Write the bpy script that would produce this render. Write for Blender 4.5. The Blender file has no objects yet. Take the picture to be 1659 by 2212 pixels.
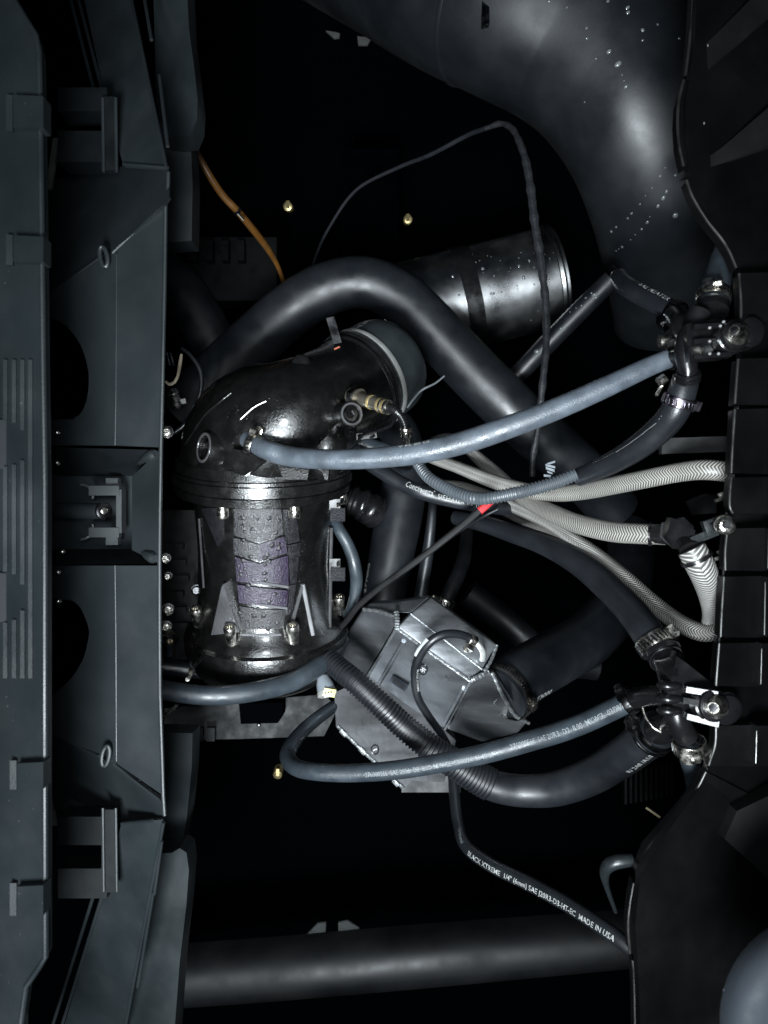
import bpy, bmesh, math, random
from mathutils import Vector, Matrix
from mathutils.bvhtree import BVHTree
random.seed(7)
R = math.radians
SC = bpy.context.scene
COL = SC.collection

# ---------------------------------------------------------------- camera, world, lamp, exposure
CAMZ = 1.30                       # camera height above the hull bottom (m)
FOC = 1671.0                      # focal length in units of the 1659 x 2212 layout grid
cd = bpy.data.cameras.new('camera'); cam = bpy.data.objects.new('camera', cd); COL.objects.link(cam)
cam.location = (0, 0, CAMZ); cam.rotation_euler = (0, 0, 0)
cd.sensor_fit = 'VERTICAL'; cd.sensor_height = 36.0; cd.lens = 36.0 * FOC / 2212.0
cd.clip_start = 0.01; cd.clip_end = 50
cd.dof.use_dof = True; cd.dof.focus_distance = 0.74; cd.dof.aperture_fstop = 9.0
SC.camera = cam

w = bpy.data.worlds.new('World'); SC.world = w; w.use_nodes = True
bg = w.node_tree.nodes['Background']; bg.inputs[0].default_value = (0.30, 0.52, 1.0, 1); bg.inputs[1].default_value = 0.012

def lamp(name, kind, loc, target, energy, color, **kw):
    ld = bpy.data.lights.new(name, kind); lo = bpy.data.objects.new(name, ld); COL.objects.link(lo)
    ld.energy = energy; ld.color = color
    for k, v in kw.items(): setattr(ld, k, v)
    lo.location = loc
    lo.rotation_euler = (Vector(target) - Vector(loc)).to_track_quat('-Z', 'Y').to_euler()
    return lo
lamp('phone_lamp', 'SPOT', (-0.03, 0.03, CAMZ + 0.03), (-0.11, 0.02, 0.5), 13, (0.87, 0.95, 1.0),
     spot_size=R(112), spot_blend=1.0, shadow_soft_size=0.07)
lamp('work_lamp', 'AREA', (-0.10, -0.46, CAMZ + 0.38), (-0.10, 0.0, 0.5), 15.5, (0.87, 0.95, 1.0), shape='DISK', size=0.34, spread=R(105))
SC.view_settings.view_transform = 'Standard'; SC.view_settings.look = 'None'
SC.view_settings.exposure = 0.25; SC.view_settings.gamma = 1.0

# ---------------------------------------------------------------- placing helpers
def P(u, v, d):
    return Vector(((u - 829.5) / FOC * d, -(v - 1106.0) / FOC * d, CAMZ - d))
def PX(p):
    d = CAMZ - p.z
    return (p.x / d * FOC + 829.5, -p.y / d * FOC + 1106.0)
def W(px, d): return px * d / FOC

# ---------------------------------------------------------------- materials
MATS = {}
def mat(name, base, rough=0.5, metal=0.0, var=0.25, vscale=40, rvar=0.12, bump=0.0, bscale=300, coat=0.0,
        spec=0.5, spots=None, aniso=None):
    if name in MATS: return MATS[name]
    m = bpy.data.materials.new(name); m.use_nodes = True; nt = m.node_tree; N = nt.nodes; L = nt.links
    b = N['Principled BSDF']
    b.inputs['Metallic'].default_value = metal
    b.inputs['Specular IOR Level'].default_value = spec
    b.inputs['Coat Weight'].default_value = coat; b.inputs['Coat Roughness'].default_value = 0.12
    tc = N.new('ShaderNodeTexCoord')
    nz = N.new('ShaderNodeTexNoise'); nz.inputs['Scale'].default_value = vscale; nz.inputs['Detail'].default_value = 6
    mp = N.new('ShaderNodeMapping'); L.new(tc.outputs['Object'], mp.inputs['Vector']); L.new(mp.outputs['Vector'], nz.inputs['Vector'])
    if aniso: mp.inputs['Scale'].default_value = aniso; mp.inputs['Rotation'].default_value = (0, 0, R(36))
    cr = N.new('ShaderNodeMapRange'); cr.inputs['From Min'].default_value = 0.3; cr.inputs['From Max'].default_value = 0.7
    cr.inputs['To Min'].default_value = 1 - var; cr.inputs['To Max'].default_value = 1 + var
    L.new(nz.outputs['Fac'], cr.inputs['Value'])
    mx = N.new('ShaderNodeVectorMath'); mx.operation = 'SCALE'; mx.inputs[0].default_value = base
    L.new(cr.outputs['Result'], mx.inputs['Scale'])
    col = mx.outputs['Vector']
    if spots:                                   # pale dust or dried splashes
        vo = N.new('ShaderNodeTexVoronoi'); vo.inputs['Scale'].default_value = spots[0]
        L.new(tc.outputs['Object'], vo.inputs['Vector'])
        th = N.new('ShaderNodeMapRange'); th.inputs['From Min'].default_value = 0.04; th.inputs['From Max'].default_value = spots[1]
        th.inputs['To Min'].default_value = 1; th.inputs['To Max'].default_value = 0
        L.new(vo.outputs['Distance'], th.inputs['Value'])
        n2 = N.new('ShaderNodeTexNoise'); n2.inputs['Scale'].default_value = 25
        L.new(tc.outputs['Object'], n2.inputs['Vector'])
        t2 = N.new('ShaderNodeMapRange'); t2.inputs['From Min'].default_value = 0.5; t2.inputs['From Max'].default_value = 0.62
        L.new(n2.outputs['Fac'], t2.inputs['Value'])
        mm = N.new('ShaderNodeMath'); mm.operation = 'MULTIPLY'; L.new(th.outputs['Result'], mm.inputs[0]); L.new(t2.outputs['Result'], mm.inputs[1])
        mc = N.new('ShaderNodeMix'); mc.data_type = 'RGBA'; L.new(mm.outputs[0], mc.inputs['Factor'])
        L.new(col, mc.inputs['A']); mc.inputs['B'].default_value = (*spots[2], 1)
        col = mc.outputs['Result']
    L.new(col, b.inputs['Base Color'])
    rr = N.new('ShaderNodeMapRange'); rr.inputs['From Min'].default_value = 0.3; rr.inputs['From Max'].default_value = 0.7
    rr.inputs['To Min'].default_value = max(0.03, rough - rvar); rr.inputs['To Max'].default_value = min(1, rough + rvar)
    n3 = N.new('ShaderNodeTexNoise'); n3.inputs['Scale'].default_value = vscale * 1.7; n3.inputs['Detail'].default_value = 4
    L.new(mp.outputs['Vector'], n3.inputs['Vector']); L.new(n3.outputs['Fac'], rr.inputs['Value']); L.new(rr.outputs['Result'], b.inputs['Roughness'])
    if bump:
        nb = N.new('ShaderNodeTexNoise'); nb.inputs['Scale'].default_value = bscale; nb.inputs['Detail'].default_value = 3
        L.new(tc.outputs['Object'], nb.inputs['Vector'])
        bp = N.new('ShaderNodeBump'); bp.inputs['Strength'].default_value = bump; bp.inputs['Distance'].default_value = 0.001
        L.new(nb.outputs['Fac'], bp.inputs['Height']); L.new(bp.outputs['Normal'], b.inputs['Normal'])
    MATS[name] = m
    return m

def braid_mat(name, wire, gap, pitch, n, bias=0.5, k=3.8):
    m = bpy.data.materials.new(name); m.use_nodes = True; nt = m.node_tree; N = nt.nodes; L = nt.links
    b = N['Principled BSDF']; b.inputs['Roughness'].default_value = 0.38
    uv = N.new('ShaderNodeTexCoord'); sp = N.new('ShaderNodeSeparateXYZ'); L.new(uv.outputs['UV'], sp.inputs[0])
    def M(op, a, c=None):
        k = N.new('ShaderNodeMath'); k.operation = op
        for i, x in enumerate((a, c)):
            if x is None: continue
            if isinstance(x, (int, float)): k.inputs[i].default_value = x
            else: L.new(x, k.inputs[i])
        return k.outputs[0]
    s = M('DIVIDE', sp.outputs['X'], pitch)
    a = M('MULTIPLY', sp.outputs['Y'], n)
    tri = M('MULTIPLY', M('ABSOLUTE', M('SUBTRACT', M('FRACT', a), 0.5)), k)
    st = M('ABSOLUTE', M('SUBTRACT', M('FRACT', M('ADD', s, tri)), 0.5))
    mr = N.new('ShaderNodeMapRange'); mr.inputs['From Min'].default_value = bias * 0.5 - 0.1; mr.inputs['From Max'].default_value = bias * 0.5 + 0.1
    L.new(st, mr.inputs['Value'])
    nz = N.new('ShaderNodeTexNoise'); nz.inputs['Scale'].default_value = 60; L.new(uv.outputs['Object'], nz.inputs['Vector'])
    f = M('MULTIPLY', mr.outputs['Result'], M('ADD', M('MULTIPLY', nz.outputs['Fac'], 0.7), 0.6))
    mc = N.new('ShaderNodeMix'); mc.data_type = 'RGBA'; L.new(f, mc.inputs['Factor'])
    mc.inputs['A'].default_value = (*gap, 1); mc.inputs['B'].default_value = (*wire, 1)
    L.new(mc.outputs['Result'], b.inputs['Base Color'])
    bp = N.new('ShaderNodeBump'); bp.inputs['Strength'].default_value = 0.7; bp.inputs['Distance'].default_value = 0.0006
    L.new(mr.outputs['Result'], bp.inputs['Height']); L.new(bp.outputs['Normal'], b.inputs['Normal'])
    return m

PLAST = mat('moulded plastic', (0.0078, 0.0100, 0.0112), 0.42, var=0.22, vscale=12, bump=0.10, bscale=900, spec=.36, spots=(60, 0.05, (0.018, 0.02, 0.022)))
TREAD = mat('tread plastic', (0.0056, 0.0076, 0.0086), 0.46, var=0.2, vscale=14, bump=0.15, bscale=900, spec=.28, spots=(140, 0.09, (0.03, 0.036, 0.04)))
DISC = mat('smooth pad', (0.0030, 0.0038, 0.0052), 0.6, var=0.1, spec=.22)
RIMP = mat('black frame plastic', (0.0018, 0.0018, 0.0019), 0.42, var=0.4, vscale=12, bump=0.06, bscale=700, spec=.22)
RIME = mat('rubbed lit edge plastic', (0.010, 0.0098, 0.0094), 0.34, var=0.5, vscale=60, spec=.42)  # rubbed smooth, and made paler so the cell edges look lit
LINER = mat('liner plastic', (0.0075, 0.0100, 0.0112), 0.42, var=0.3, vscale=14)
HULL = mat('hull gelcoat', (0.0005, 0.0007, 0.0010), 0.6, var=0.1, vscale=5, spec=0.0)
LEDGE = mat('ledge', (0.0026, 0.0030, 0.0036), 0.52, var=0.3, vscale=9, spec=.28)
RUB = mat('black rubber', (0.0072, 0.0086, 0.0108), 0.42, var=0.2, vscale=25, bump=0.15, bscale=900)
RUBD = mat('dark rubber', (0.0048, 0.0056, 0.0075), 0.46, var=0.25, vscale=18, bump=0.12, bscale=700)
RUBG = mat('dusty grey rubber', (0.056, 0.066, 0.079), 0.38, var=0.35, vscale=60, rvar=.16, bump=0.3, bscale=700, spots=(260, 0.12, (0.17, 0.19, 0.21)))
RUBM = mat('worn blue grey rubber', (0.020, 0.0258, 0.0315), 0.40, var=0.35, vscale=45, rvar=.15, bump=0.25, bscale=800, spots=(300, 0.1, (0.06, 0.07, 0.08)))
COND = mat('grey conduit', (0.050, 0.058, 0.066), 0.45, var=0.15)
BLK = mat('gloss black fitting', (0.0045, 0.0045, 0.0050), 0.27, var=0.2)
PAINT = mat('gloss black paint', (0.0036, 0.0035, 0.0034), 0.27, var=0.3, vscale=60, rvar=0.10, bump=0.30, bscale=640, coat=0.35)
GRIP = mat('textured grey pad', (0.0085, 0.0080, 0.0098), 0.34, var=0.3, vscale=120, bump=.65, bscale=760, spec=.38)
GRIPV = mat('textured purple pad', (0.0120, 0.0066, 0.0190), 0.36, var=0.3, vscale=120, bump=.6, bscale=760, spec=.34)
DUCT = mat('satin duct', (0.0062, 0.0075, 0.0092), 0.45, var=0.3, vscale=12, bump=0.05, bscale=300)
SLEEVE = mat('sleeve rubber', (0.0140, 0.0180, 0.0200), 0.48, var=0.15, vscale=30, bump=0.1, bscale=700)
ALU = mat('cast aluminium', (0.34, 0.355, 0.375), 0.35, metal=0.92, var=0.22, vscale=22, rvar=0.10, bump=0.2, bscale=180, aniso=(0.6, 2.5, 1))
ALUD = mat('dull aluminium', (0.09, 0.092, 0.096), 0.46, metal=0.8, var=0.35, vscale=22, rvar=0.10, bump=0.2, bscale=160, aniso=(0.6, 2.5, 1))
WELD = mat('weld bead', (0.42, 0.44, 0.45), 0.36, metal=0.9, var=0.3, vscale=200, bump=0.5, bscale=500)
STEEL = mat('bright steel', (0.66, 0.63, 0.57), 0.27, metal=1.0, var=0.2, vscale=120, bump=.25, bscale=500)
STEELD = mat('dark steel', (0.09, 0.09, 0.095), 0.3, metal=1.0, var=0.3, vscale=50)
DRUM = mat('grey drum', (0.25, 0.255, 0.26), 0.32, metal=1.0, var=0.35, vscale=16, rvar=0.08, bump=0.12, bscale=90)
BRASS = mat('brass', (0.5, 0.40, 0.20), 0.36, metal=0.8, var=0.2)
SENS = mat('sensor body', (0.16, 0.145, 0.12), 0.35, metal=0.8, var=0.25, vscale=90)
PRINT = mat('pale print', (0.26, 0.265, 0.26), 0.6, var=0.35, vscale=400)
PRINTD = mat('faded print', (0.115, 0.127, 0.135), 0.6, var=0.3, vscale=300)
RED = mat('red tape', (0.55, 0.03, 0.035), 0.5, var=0.15)
ORANGE = mat('orange brown cable', (0.085, 0.036, 0.006), 0.45, var=0.25)
WHITE = mat('white plastic', (0.22, 0.22, 0.21), 0.45, var=0.1)
YELL = mat('yellow plastic', (0.30, 0.28, 0.035), 0.45, var=0.1)
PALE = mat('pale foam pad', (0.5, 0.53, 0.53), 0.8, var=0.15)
TAPE = mat('cloth tape', (0.0095, 0.0103, 0.0125), 0.6, var=0.35, vscale=180, bump=0.6, bscale=500)
WATER = mat('water drop', (0.12, 0.13, 0.135), 0.12, var=0.1, spec=0.8)
GREY = mat('grey moulding', (0.018, 0.0215, 0.0265), 0.65, var=0.1, vscale=30, bump=0.08, bscale=900, spec=.15, spots=(70, 0.06, (0.2, 0.22, 0.26)))
BRAID = braid_mat('silver braid', (0.33, 0.318, 0.29), (0.055, 0.053, 0.049), 0.0023, 4, .55, 3.2)
BRAIDW = braid_mat('wide silver braid', (0.36, 0.352, 0.33), (0.06, 0.059, 0.056), 0.0030, 2, .60)
BRAIDD = braid_mat('darker silver braid', (0.24, 0.232, 0.212), (0.045, 0.043, 0.04), 0.0022, 4, .55, 3.2)

# ---------------------------------------------------------------- mesh helpers
LOC = {}
def thing(name, label, cat, loc, group=None):
    o = bpy.data.objects.new(name, None); COL.objects.link(o); o.location = loc; o.empty_display_size = 0.01
    o['label'] = label; o['category'] = cat
    if group: o['group'] = group
    LOC[o] = Vector(loc); return o
def tag(o, label, cat, group=None):
    o['label'] = label; o['category'] = cat
    if group: o['group'] = group
    return o
def obj(name, bm, m, parent=None, ang=35, bevel=0, seg=2, kind=None):
    if bevel:
        es = [e for e in bm.edges if len(e.link_faces) == 2 and e.calc_face_angle(0) > R(25)]
        bmesh.ops.bevel(bm, geom=es, offset=bevel, segments=seg, profile=0.6, affect='EDGES', clamp_overlap=True)
    root = LOC.get(parent)
    if root is None:
        c = Vector((0, 0, 0))
        for v in bm.verts: c += v.co
        root = c / max(1, len(bm.verts))
    for v in bm.verts: v.co -= root
    me = bpy.data.meshes.new(name); bm.to_mesh(me); bm.free()
    for p in me.polygons: p.use_smooth = True
    me.set_sharp_from_angle(angle=R(ang))
    me.materials.append(m)
    o = bpy.data.objects.new(name, me); COL.objects.link(o)
    if parent is not None: o.parent = parent
    else: o.location = root
    LOC[o] = root
    if kind: o['kind'] = kind
    return o
NB = bmesh.new
def add_box(bm, c, x, y, z):
    vs = [bm.verts.new(c + x * a + y * b + z * e) for a, b, e in
          ((-1, -1, -1), (1, -1, -1), (1, 1, -1), (-1, 1, -1), (-1, -1, 1), (1, -1, 1), (1, 1, 1), (-1, 1, 1))]
    for f in ((3, 2, 1, 0), (4, 5, 6, 7), (0, 1, 5, 4), (1, 2, 6, 5), (2, 3, 7, 6), (3, 0, 4, 7)):
        bm.faces.new([vs[i] for i in f])
def frame(a, hint=Vector((0, 0, 1))):
    a = a.normalized(); n = hint - a * hint.dot(a)
    if n.length < 1e-3: n = Vector((0, 1, 0)) - a * a.y
    n.normalize(); return a, n, n.cross(a)
def add_lathe(bm, o, axis, prof, seg=28, caps=True):
    a, n, b = frame(axis); rings = []
    for t, r in prof:
        rings.append([bm.verts.new(o + a * t + (n * math.cos(k * 2 * math.pi / seg) + b * math.sin(k * 2 * math.pi / seg)) * r) for k in range(seg)])
    for i in range(len(rings) - 1):
        for k in range(seg):
            k2 = (k + 1) % seg
            bm.faces.new((rings[i][k], rings[i + 1][k], rings[i + 1][k2], rings[i][k2]))
    if caps:
        bm.faces.new(rings[0]); bm.faces.new(rings[-1][::-1])
    return rings
def add_cyl(bm, p0, p1, r0, r1=None, seg=14):
    add_lathe(bm, p0, p1 - p0, [(0, r0), ((p1 - p0).length, r1 if r1 is not None else r0)], seg)
def add_ball(bm, c, r, sq=None, seg=8):
    m = Matrix.Translation(c)
    if sq is not None: m = m @ sq
    bmesh.ops.create_uvsphere(bm, u_segments=seg, v_segments=max(4, seg // 2 + 1), radius=r, matrix=m)
def catmull(pts, n):
    out = []
    q = [pts[0] * 2 - pts[1]] + list(pts) + [pts[-1] * 2 - pts[-2]]
    for i in range(1, len(q) - 2):
        p0, p1, p2, p3 = q[i - 1], q[i], q[i + 1], q[i + 2]
        for k in range(n):
            t = k / n
            out.append(0.5 * ((2 * p1) + (p2 - p0) * t + (2 * p0 - 5 * p1 + 4 * p2 - p3) * t * t + (3 * p1 - p0 - 3 * p2 + p3) * t ** 3))
    out.append(pts[-1].copy()); return out
class Path:
    def __init__(s, raw, step=0.004):
        """raw: (u, v, d, halfwidth) rows"""
        pts = [Vector((*P(u, v, d), W(hw, d))) for u, v, d, hw in raw]
        q = catmull(pts, 24)
        c = [Vector(p[:3]) for p in q]; r = [p[3] for p in q]
        L = [0]
        for i in range(1, len(c)): L.append(L[-1] + (c[i] - c[i - 1]).length)
        s.len = L[-1]; n = max(6, int(s.len / step)); s.c = []; s.r = []; s.L = []
        j = 0
        for i in range(n + 1):
            t = s.len * i / n
            while j < len(L) - 2 and L[j + 1] < t: j += 1
            f = (t - L[j]) / max(1e-9, L[j + 1] - L[j])
            s.c.append(c[j].lerp(c[j + 1], f)); s.r.append(r[j] + (r[j + 1] - r[j]) * f); s.L.append(t)
        s.n = n
    def at(s, t):
        t = min(max(t, 0), s.len); x = t / s.len * s.n; i = min(int(x), s.n - 1); f = x - i
        T = (s.c[min(i + 2, s.n)] - s.c[max(i - 1, 0)]).normalized()
        return s.c[i].lerp(s.c[i + 1], f), T, s.r[i] + (s.r[i + 1] - s.r[i]) * f
    def near(s, u, v):
        return min(range(len(s.c)), key=lambda i: (PX(s.c[i])[0] - u) ** 2 + (PX(s.c[i])[1] - v) ** 2) * s.len / s.n
def add_tube(bm, c, r, seg=18, caps=True, L=None):
    uvl = bm.loops.layers.uv.verify()
    T = [(c[min(i + 1, len(c) - 1)] - c[max(i - 1, 0)]).normalized() for i in range(len(c))]
    _, n, _ = frame(T[0]); rings = []; acc = 0; Ls = [0]
    for i in range(1, len(c)): Ls.append(Ls[-1] + (c[i] - c[i - 1]).length)
    for i in range(len(c)):
        n = (n - T[i] * n.dot(T[i])).normalized(); b = n.cross(T[i])
        rings.append([bm.verts.new(c[i] + (n * math.cos(k * 2 * math.pi / seg) + b * math.sin(k * 2 * math.pi / seg)) * r[i]) for k in range(seg)])
    for i in range(len(rings) - 1):
        for k in range(seg):
            k2 = (k + 1) % seg
            f = bm.faces.new((rings[i][k], rings[i + 1][k], rings[i + 1][k2], rings[i][k2]))
            for lp, (uu, vv) in zip(f.loops, ((Ls[i], k), (Ls[i + 1], k), (Ls[i + 1], k + 1), (Ls[i], k + 1))):
                lp[uvl].uv = (uu, vv / seg)
    if caps:
        bm.faces.new(rings[0]); bm.faces.new(rings[-1][::-1])
def tube_bm(path, seg=20):
    bm = NB(); add_tube(bm, path.c, path.r, seg); return bm
def corr_bm(path, pitch, depth, seg=20, sharp=1.0):
    bm = NB(); n = int(path.len / pitch * 6); cc = []; rr = []
    for i in range(n + 1):
        t = path.len * i / n; c, T, r = path.at(t); ph = (t / pitch) % 1.0
        k = 1.0 if 0.2 < ph < 0.75 else 0.0
        cc.append(c); rr.append(r - depth * (1 - k))
    add_tube(bm, cc, rr, seg); return bm
def plate(pts, thick, flip=False):
    """pts: world-space outline, counter-clockwise from above; solid going down by thick"""
    bm = NB(); n = len(pts)
    area = sum(pts[i].x * pts[(i + 1) % n].y - pts[(i + 1) % n].x * pts[i].y for i in range(n))
    if area < 0: pts = pts[::-1]
    top = [bm.verts.new(p) for p in pts]; bot = [bm.verts.new(p - Vector((0, 0, thick))) for p in pts]
    bm.faces.new(top); bm.faces.new(bot[::-1])
    for i in range(n):
        j = (i + 1) % n; bm.faces.new((top[j], top[i], bot[i], bot[j]))
    return bm
def pl(px, thick): return plate([P(*p) for p in px], thick)
def plane_px(pts, plane):
    """lay outline pixels on a tilted plane given by three (u,v,d) points"""
    a, b, c = [P(*q) for q in plane]; n = (b - a).cross(c - a).normalized(); o = Vector((0, 0, CAMZ)); out = []
    for u, v in pts:
        r = P(u, v, 1.0) - o; out.append(o + r * ((a - o).dot(n) / r.dot(n)))
    return out
def text_mesh(s):
    cu = bpy.data.curves.new('t', 'FONT'); cu.body = s; cu.size = 1.0; cu.resolution_u = 2; cu.offset = 0.012
    o = bpy.data.objects.new('t', cu); COL.objects.link(o)
    dg = bpy.context.evaluated_depsgraph_get(); me = bpy.data.meshes.new_from_object(o.evaluated_get(dg))
    bpy.data.objects.remove(o); bpy.data.curves.remove(cu)
    bm = NB(); bm.from_mesh(me); bpy.data.meshes.remove(me)
    bmesh.ops.triangulate(bm, faces=bm.faces[:]); return bm
def hose_text(path, s, a, b, hpx, m, parent, ang=0.0, name='printed_text'):
    """lettering wrapped on a hose between pixels a and b; ang turns it round the hose"""
    bm = text_mesh(s)
    x0 = min(v.co.x for v in bm.verts); x1 = max(v.co.x for v in bm.verts)
    t0, t1 = path.near(*a), path.near(*b); sg = 1 if t1 > t0 else -1
    c0, _, _ = path.at(t0); hs = W(hpx, CAMZ - c0.z) / 0.72
    for v in bm.verts:
        t = t0 + (t1 - t0) * (v.co.x - x0) / (x1 - x0)
        c, T, r = path.at(t); T = T * sg; _, n, _ = frame(T); up = n.cross(T)
        al = ang + (v.co.y - 0.36) * hs / r
        v.co = c + (n * math.cos(al) + up * math.sin(al)) * (r + 0.0004)
    return obj(name, bm, m, parent)
def flat_text(s, o, ex, ey, height, m, parent, name='printed_text'):
    bm = text_mesh(s)
    for v in bm.verts: v.co = o + ex * (v.co.x * height) + ey * (v.co.y * height)
    return obj(name, bm, m, parent)
def hit(ob, u, v):
    """surface point and normal of an object under a layout point"""
    if ob not in BV:
        bm = NB(); bm.from_mesh(ob.data); BV[ob] = BVHTree.FromBMesh(bm); bm.free()
    o = Vector((0, 0, CAMZ)) - LOC[ob]; d = (P(u, v, 1) - Vector((0, 0, CAMZ))).normalized()
    h = BV[ob].ray_cast(o, d)
    return (h[0] + LOC[ob], h[1]) if h[0] else (None, None)
BV = {}
def drops(ob, spots, m, parent, name='water_drops'):
    bm = NB(); n = 0
    for u, v, px in spots:
        p, nn = hit(ob, u, v)
        if p is None: continue
        q = nn.to_track_quat('Z', 'Y').to_matrix().to_4x4() @ Matrix.Diagonal((1, random.uniform(0.8, 1.5), 0.45, 1))
        add_ball(bm, p, W(px, CAMZ - p.z), q, 7); n += 1
    o = obj(name, bm, m, parent, ang=80); o['kind'] = 'stuff'; return o

HOSES = {}
def hose(name, label, cat, raw, m, texts=(), group=None, seg=20, corr=None, step=0.004):
    pa = Path(raw, step)
    bm = corr_bm(pa, *corr) if corr else tube_bm(pa, seg)
    if texts:
        t = thing(name, label, cat, pa.c[0], group); obj('tube', bm, m, t, ang=50)
        for a in texts: hose_text(pa, a[0], a[1], a[2], a[3], a[4], t, a[5] if len(a) > 5 else 0.0)
        t['_'] = 0; del t['_']
    else:
        t = tag(obj(name, bm, m, ang=50), label, cat, group)
    return t, pa

def hose_clamp(label, c, axis, r, width, screw_ang, m=None, group='worm drive hose clamps', screw_len=1.0, slots=True):
    """steel band round a hose with punched slots, a screw housing and a hex screw"""
    m = m or STEEL
    a, n, b = frame(axis); t = thing('hose_clamp', label, 'hose clamp', c, group)
    bm = NB(); h = width / 2
    add_lathe(bm, c, a, [(-h, r), (-h, r + .0011), (-h * .8, r + .0014), (h * .8, r + .0014), (h, r + .0011), (h, r)], 36, caps=False)
    obj('band', bm, m, t, ang=30)
    if slots:
        bm = NB()
        for k in range(90):
            al = screw_ang + R(30) + k * 0.0032 / r
            if al > screw_ang + 2 * math.pi - R(30): break
            o = n * math.cos(al) + b * math.sin(al); tg = (b * math.cos(al) - n * math.sin(al))
            sk = (a + tg * 0.25).normalized()
            add_box(bm, c + o * (r + .0013), sk * h * .62, tg * 0.00075, o * 0.0004)
        obj('slots', bm, BLK, t)
    o = n * math.cos(screw_ang) + b * math.sin(screw_ang); tg = b * math.cos(screw_ang) - n * math.sin(screw_ang)
    hc = c + o * (r + 0.0038)
    bm = NB(); add_box(bm, hc, tg * 0.0042 * screw_len, a * h * .95, o * 0.0026)
    obj('screw_housing', bm, m, t, bevel=0.0014)
    bm = NB(); add_cyl(bm, hc + tg * 0.004 * screw_len, hc + tg * 0.0100 * screw_len, 0.0034, 0.0034, 6)
    add_cyl(bm, hc + tg * 0.004 * screw_len, hc + tg * 0.0058 * screw_len, 0.0043, 0.0043, 14)
    obj('screw', bm, m, t, bevel=0.0005)
    return t
def clamp_on(label, path, u, v, wpx, screw_ang, m=None, extra=0.0006, **kw):
    t = path.near(u, v); c, T, r = path.at(t)
    return hose_clamp(label, c, T, r + extra, W(wpx, CAMZ - c.z), screw_ang, m, **kw)

# ================================================================= SETTING: hull shell
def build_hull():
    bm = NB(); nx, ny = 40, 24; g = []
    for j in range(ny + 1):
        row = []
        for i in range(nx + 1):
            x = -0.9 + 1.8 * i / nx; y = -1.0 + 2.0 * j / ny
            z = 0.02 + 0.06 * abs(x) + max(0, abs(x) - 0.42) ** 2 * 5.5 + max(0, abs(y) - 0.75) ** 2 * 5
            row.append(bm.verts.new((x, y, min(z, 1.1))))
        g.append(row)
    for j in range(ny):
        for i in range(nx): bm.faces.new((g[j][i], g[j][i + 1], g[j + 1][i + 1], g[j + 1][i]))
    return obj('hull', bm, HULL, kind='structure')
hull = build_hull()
# stringers and the rounded ledge across the hull
pa = Path([(330, 2140, 1.02, 50), (600, 2120, 1.02, 50), (900, 2094, 1.02, 50), (1150, 2072, 1.02, 48), (1400, 2050, 1.02, 46)], 0.01)
bm = NB()
rings = []
prof = [(-1.25, -1.3), (-1.15, -.8), (-1.0, -.45), (-0.75, -0.13), (-0.45, .06), (-.1, .17), (0.3, 0.2), (0.62, 0.14), (.86, .0), (.97, -.2), (.99, -1.4)]
for c, r in zip(pa.c, pa.r):
    rings.append([bm.verts.new(c + Vector((0, -a * r, b * r))) for a, b in prof])
for i in range(len(rings) - 1):
    for k in range(len(prof) - 1): bm.faces.new((rings[i][k], rings[i][k + 1], rings[i + 1][k + 1], rings[i + 1][k]))
bmesh.ops.recalc_face_normals(bm, faces=bm.faces[:])
tag(obj('ledge', bm, LEDGE, ang=70), 'dark grey rounded ledge across the bottom of the bay', 'ledge')

# ================================================================= LEFT: tread panel
def build_tread():
    D = 0.50
    t = thing('tread_panel', 'dark grey ribbed plastic panel along the left edge of the picture', 'panel', P(40, 1100, D))
    out = [(-60, -330), (30, 0), (55, 42), (76, 76), (82, 110), (84, 206), (88, 508), (91, 780), (95, 1042), (95, 1536), (96, 2069), (80, 2095), (54, 2132), (43, 2212), (42, 2540), (-420, 2540), (-420, -330)]
    pts = plane_px(out, [(90, 0, D + .012), (90, 2212, D + .012), (-200, 1100, D + 0.062)])
    obj('plate', plate(pts, 0.012), TREAD, t, bevel=0.003)
    def onp(u, v): return plane_px([(u, v)], [(90, 0, D + .012), (90, 2212, D + .012), (-200, 1100, D + 0.062)])[0]
    q = [onp(u, v) + Vector((.0002, 0, -.001)) for u, v in out[1:14]]; bm = NB(); add_tube(bm, q, [.0020] * len(q), 10); obj('edge_bead', bm, TREAD, t)
    for u, segs in ((68, ((778, 1464),)), (51, ((778, 930), (995, 1262), (1318, 1464))), (33, ((778, 914), (1004, 1240), (1338, 1464))),
                    (14, ((778, 908), (1008, 1234), (1344, 1464))), (-5, ((778, 906), (1010, 1232), (1346, 1464)))):
        for v0, v1 in segs:
            a, b = onp(u, v0), onp(u, v1); bm = NB()
            add_box(bm, (a + b) / 2 + Vector((0, 0, .0006)), Vector((0.0014, 0, 0)), (b - a) / 2, Vector((0, 0, 0.0013)))
            obj('rib', bm, TREAD, t, bevel=0.0006)
    for v in (960, 1290):
        c = onp(4, v); bm = NB()
        add_lathe(bm, c, Vector((0, 0, 1)), [(-.002, .017), (.0012, .017), (.0016, .0165)], 32)
        obj('round_pad', bm, DISC, t)
    for v0, v1, s in ((215, 285, 1), (515, 572, 1), (1643, 1697, -1), (1906, 1968, -1)):
        u0 = 38 if s > 0 else 46
        q = [(u0, v0), (102, v0 + 3 * s), (102, v1), (u0, v1)]
        obj('locking_tab', plate([onp(u, v) + Vector((0, 0, .006)) for u, v in q], 0.012), TREAD, t, bevel=0.002)
        bm = NB(); c0, c1 = onp(u0 - 12, v0 - 4), onp(u0 - 12, v1 + 4)
        add_box(bm, (c0 + c1) / 2 + Vector((0, 0, .001)), Vector((.0022, 0, 0)), (c1 - c0) / 2, Vector((0, 0, .0028)))
        obj('tab_stop', bm, TREAD, t, bevel=0.001)
build_tread()

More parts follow.
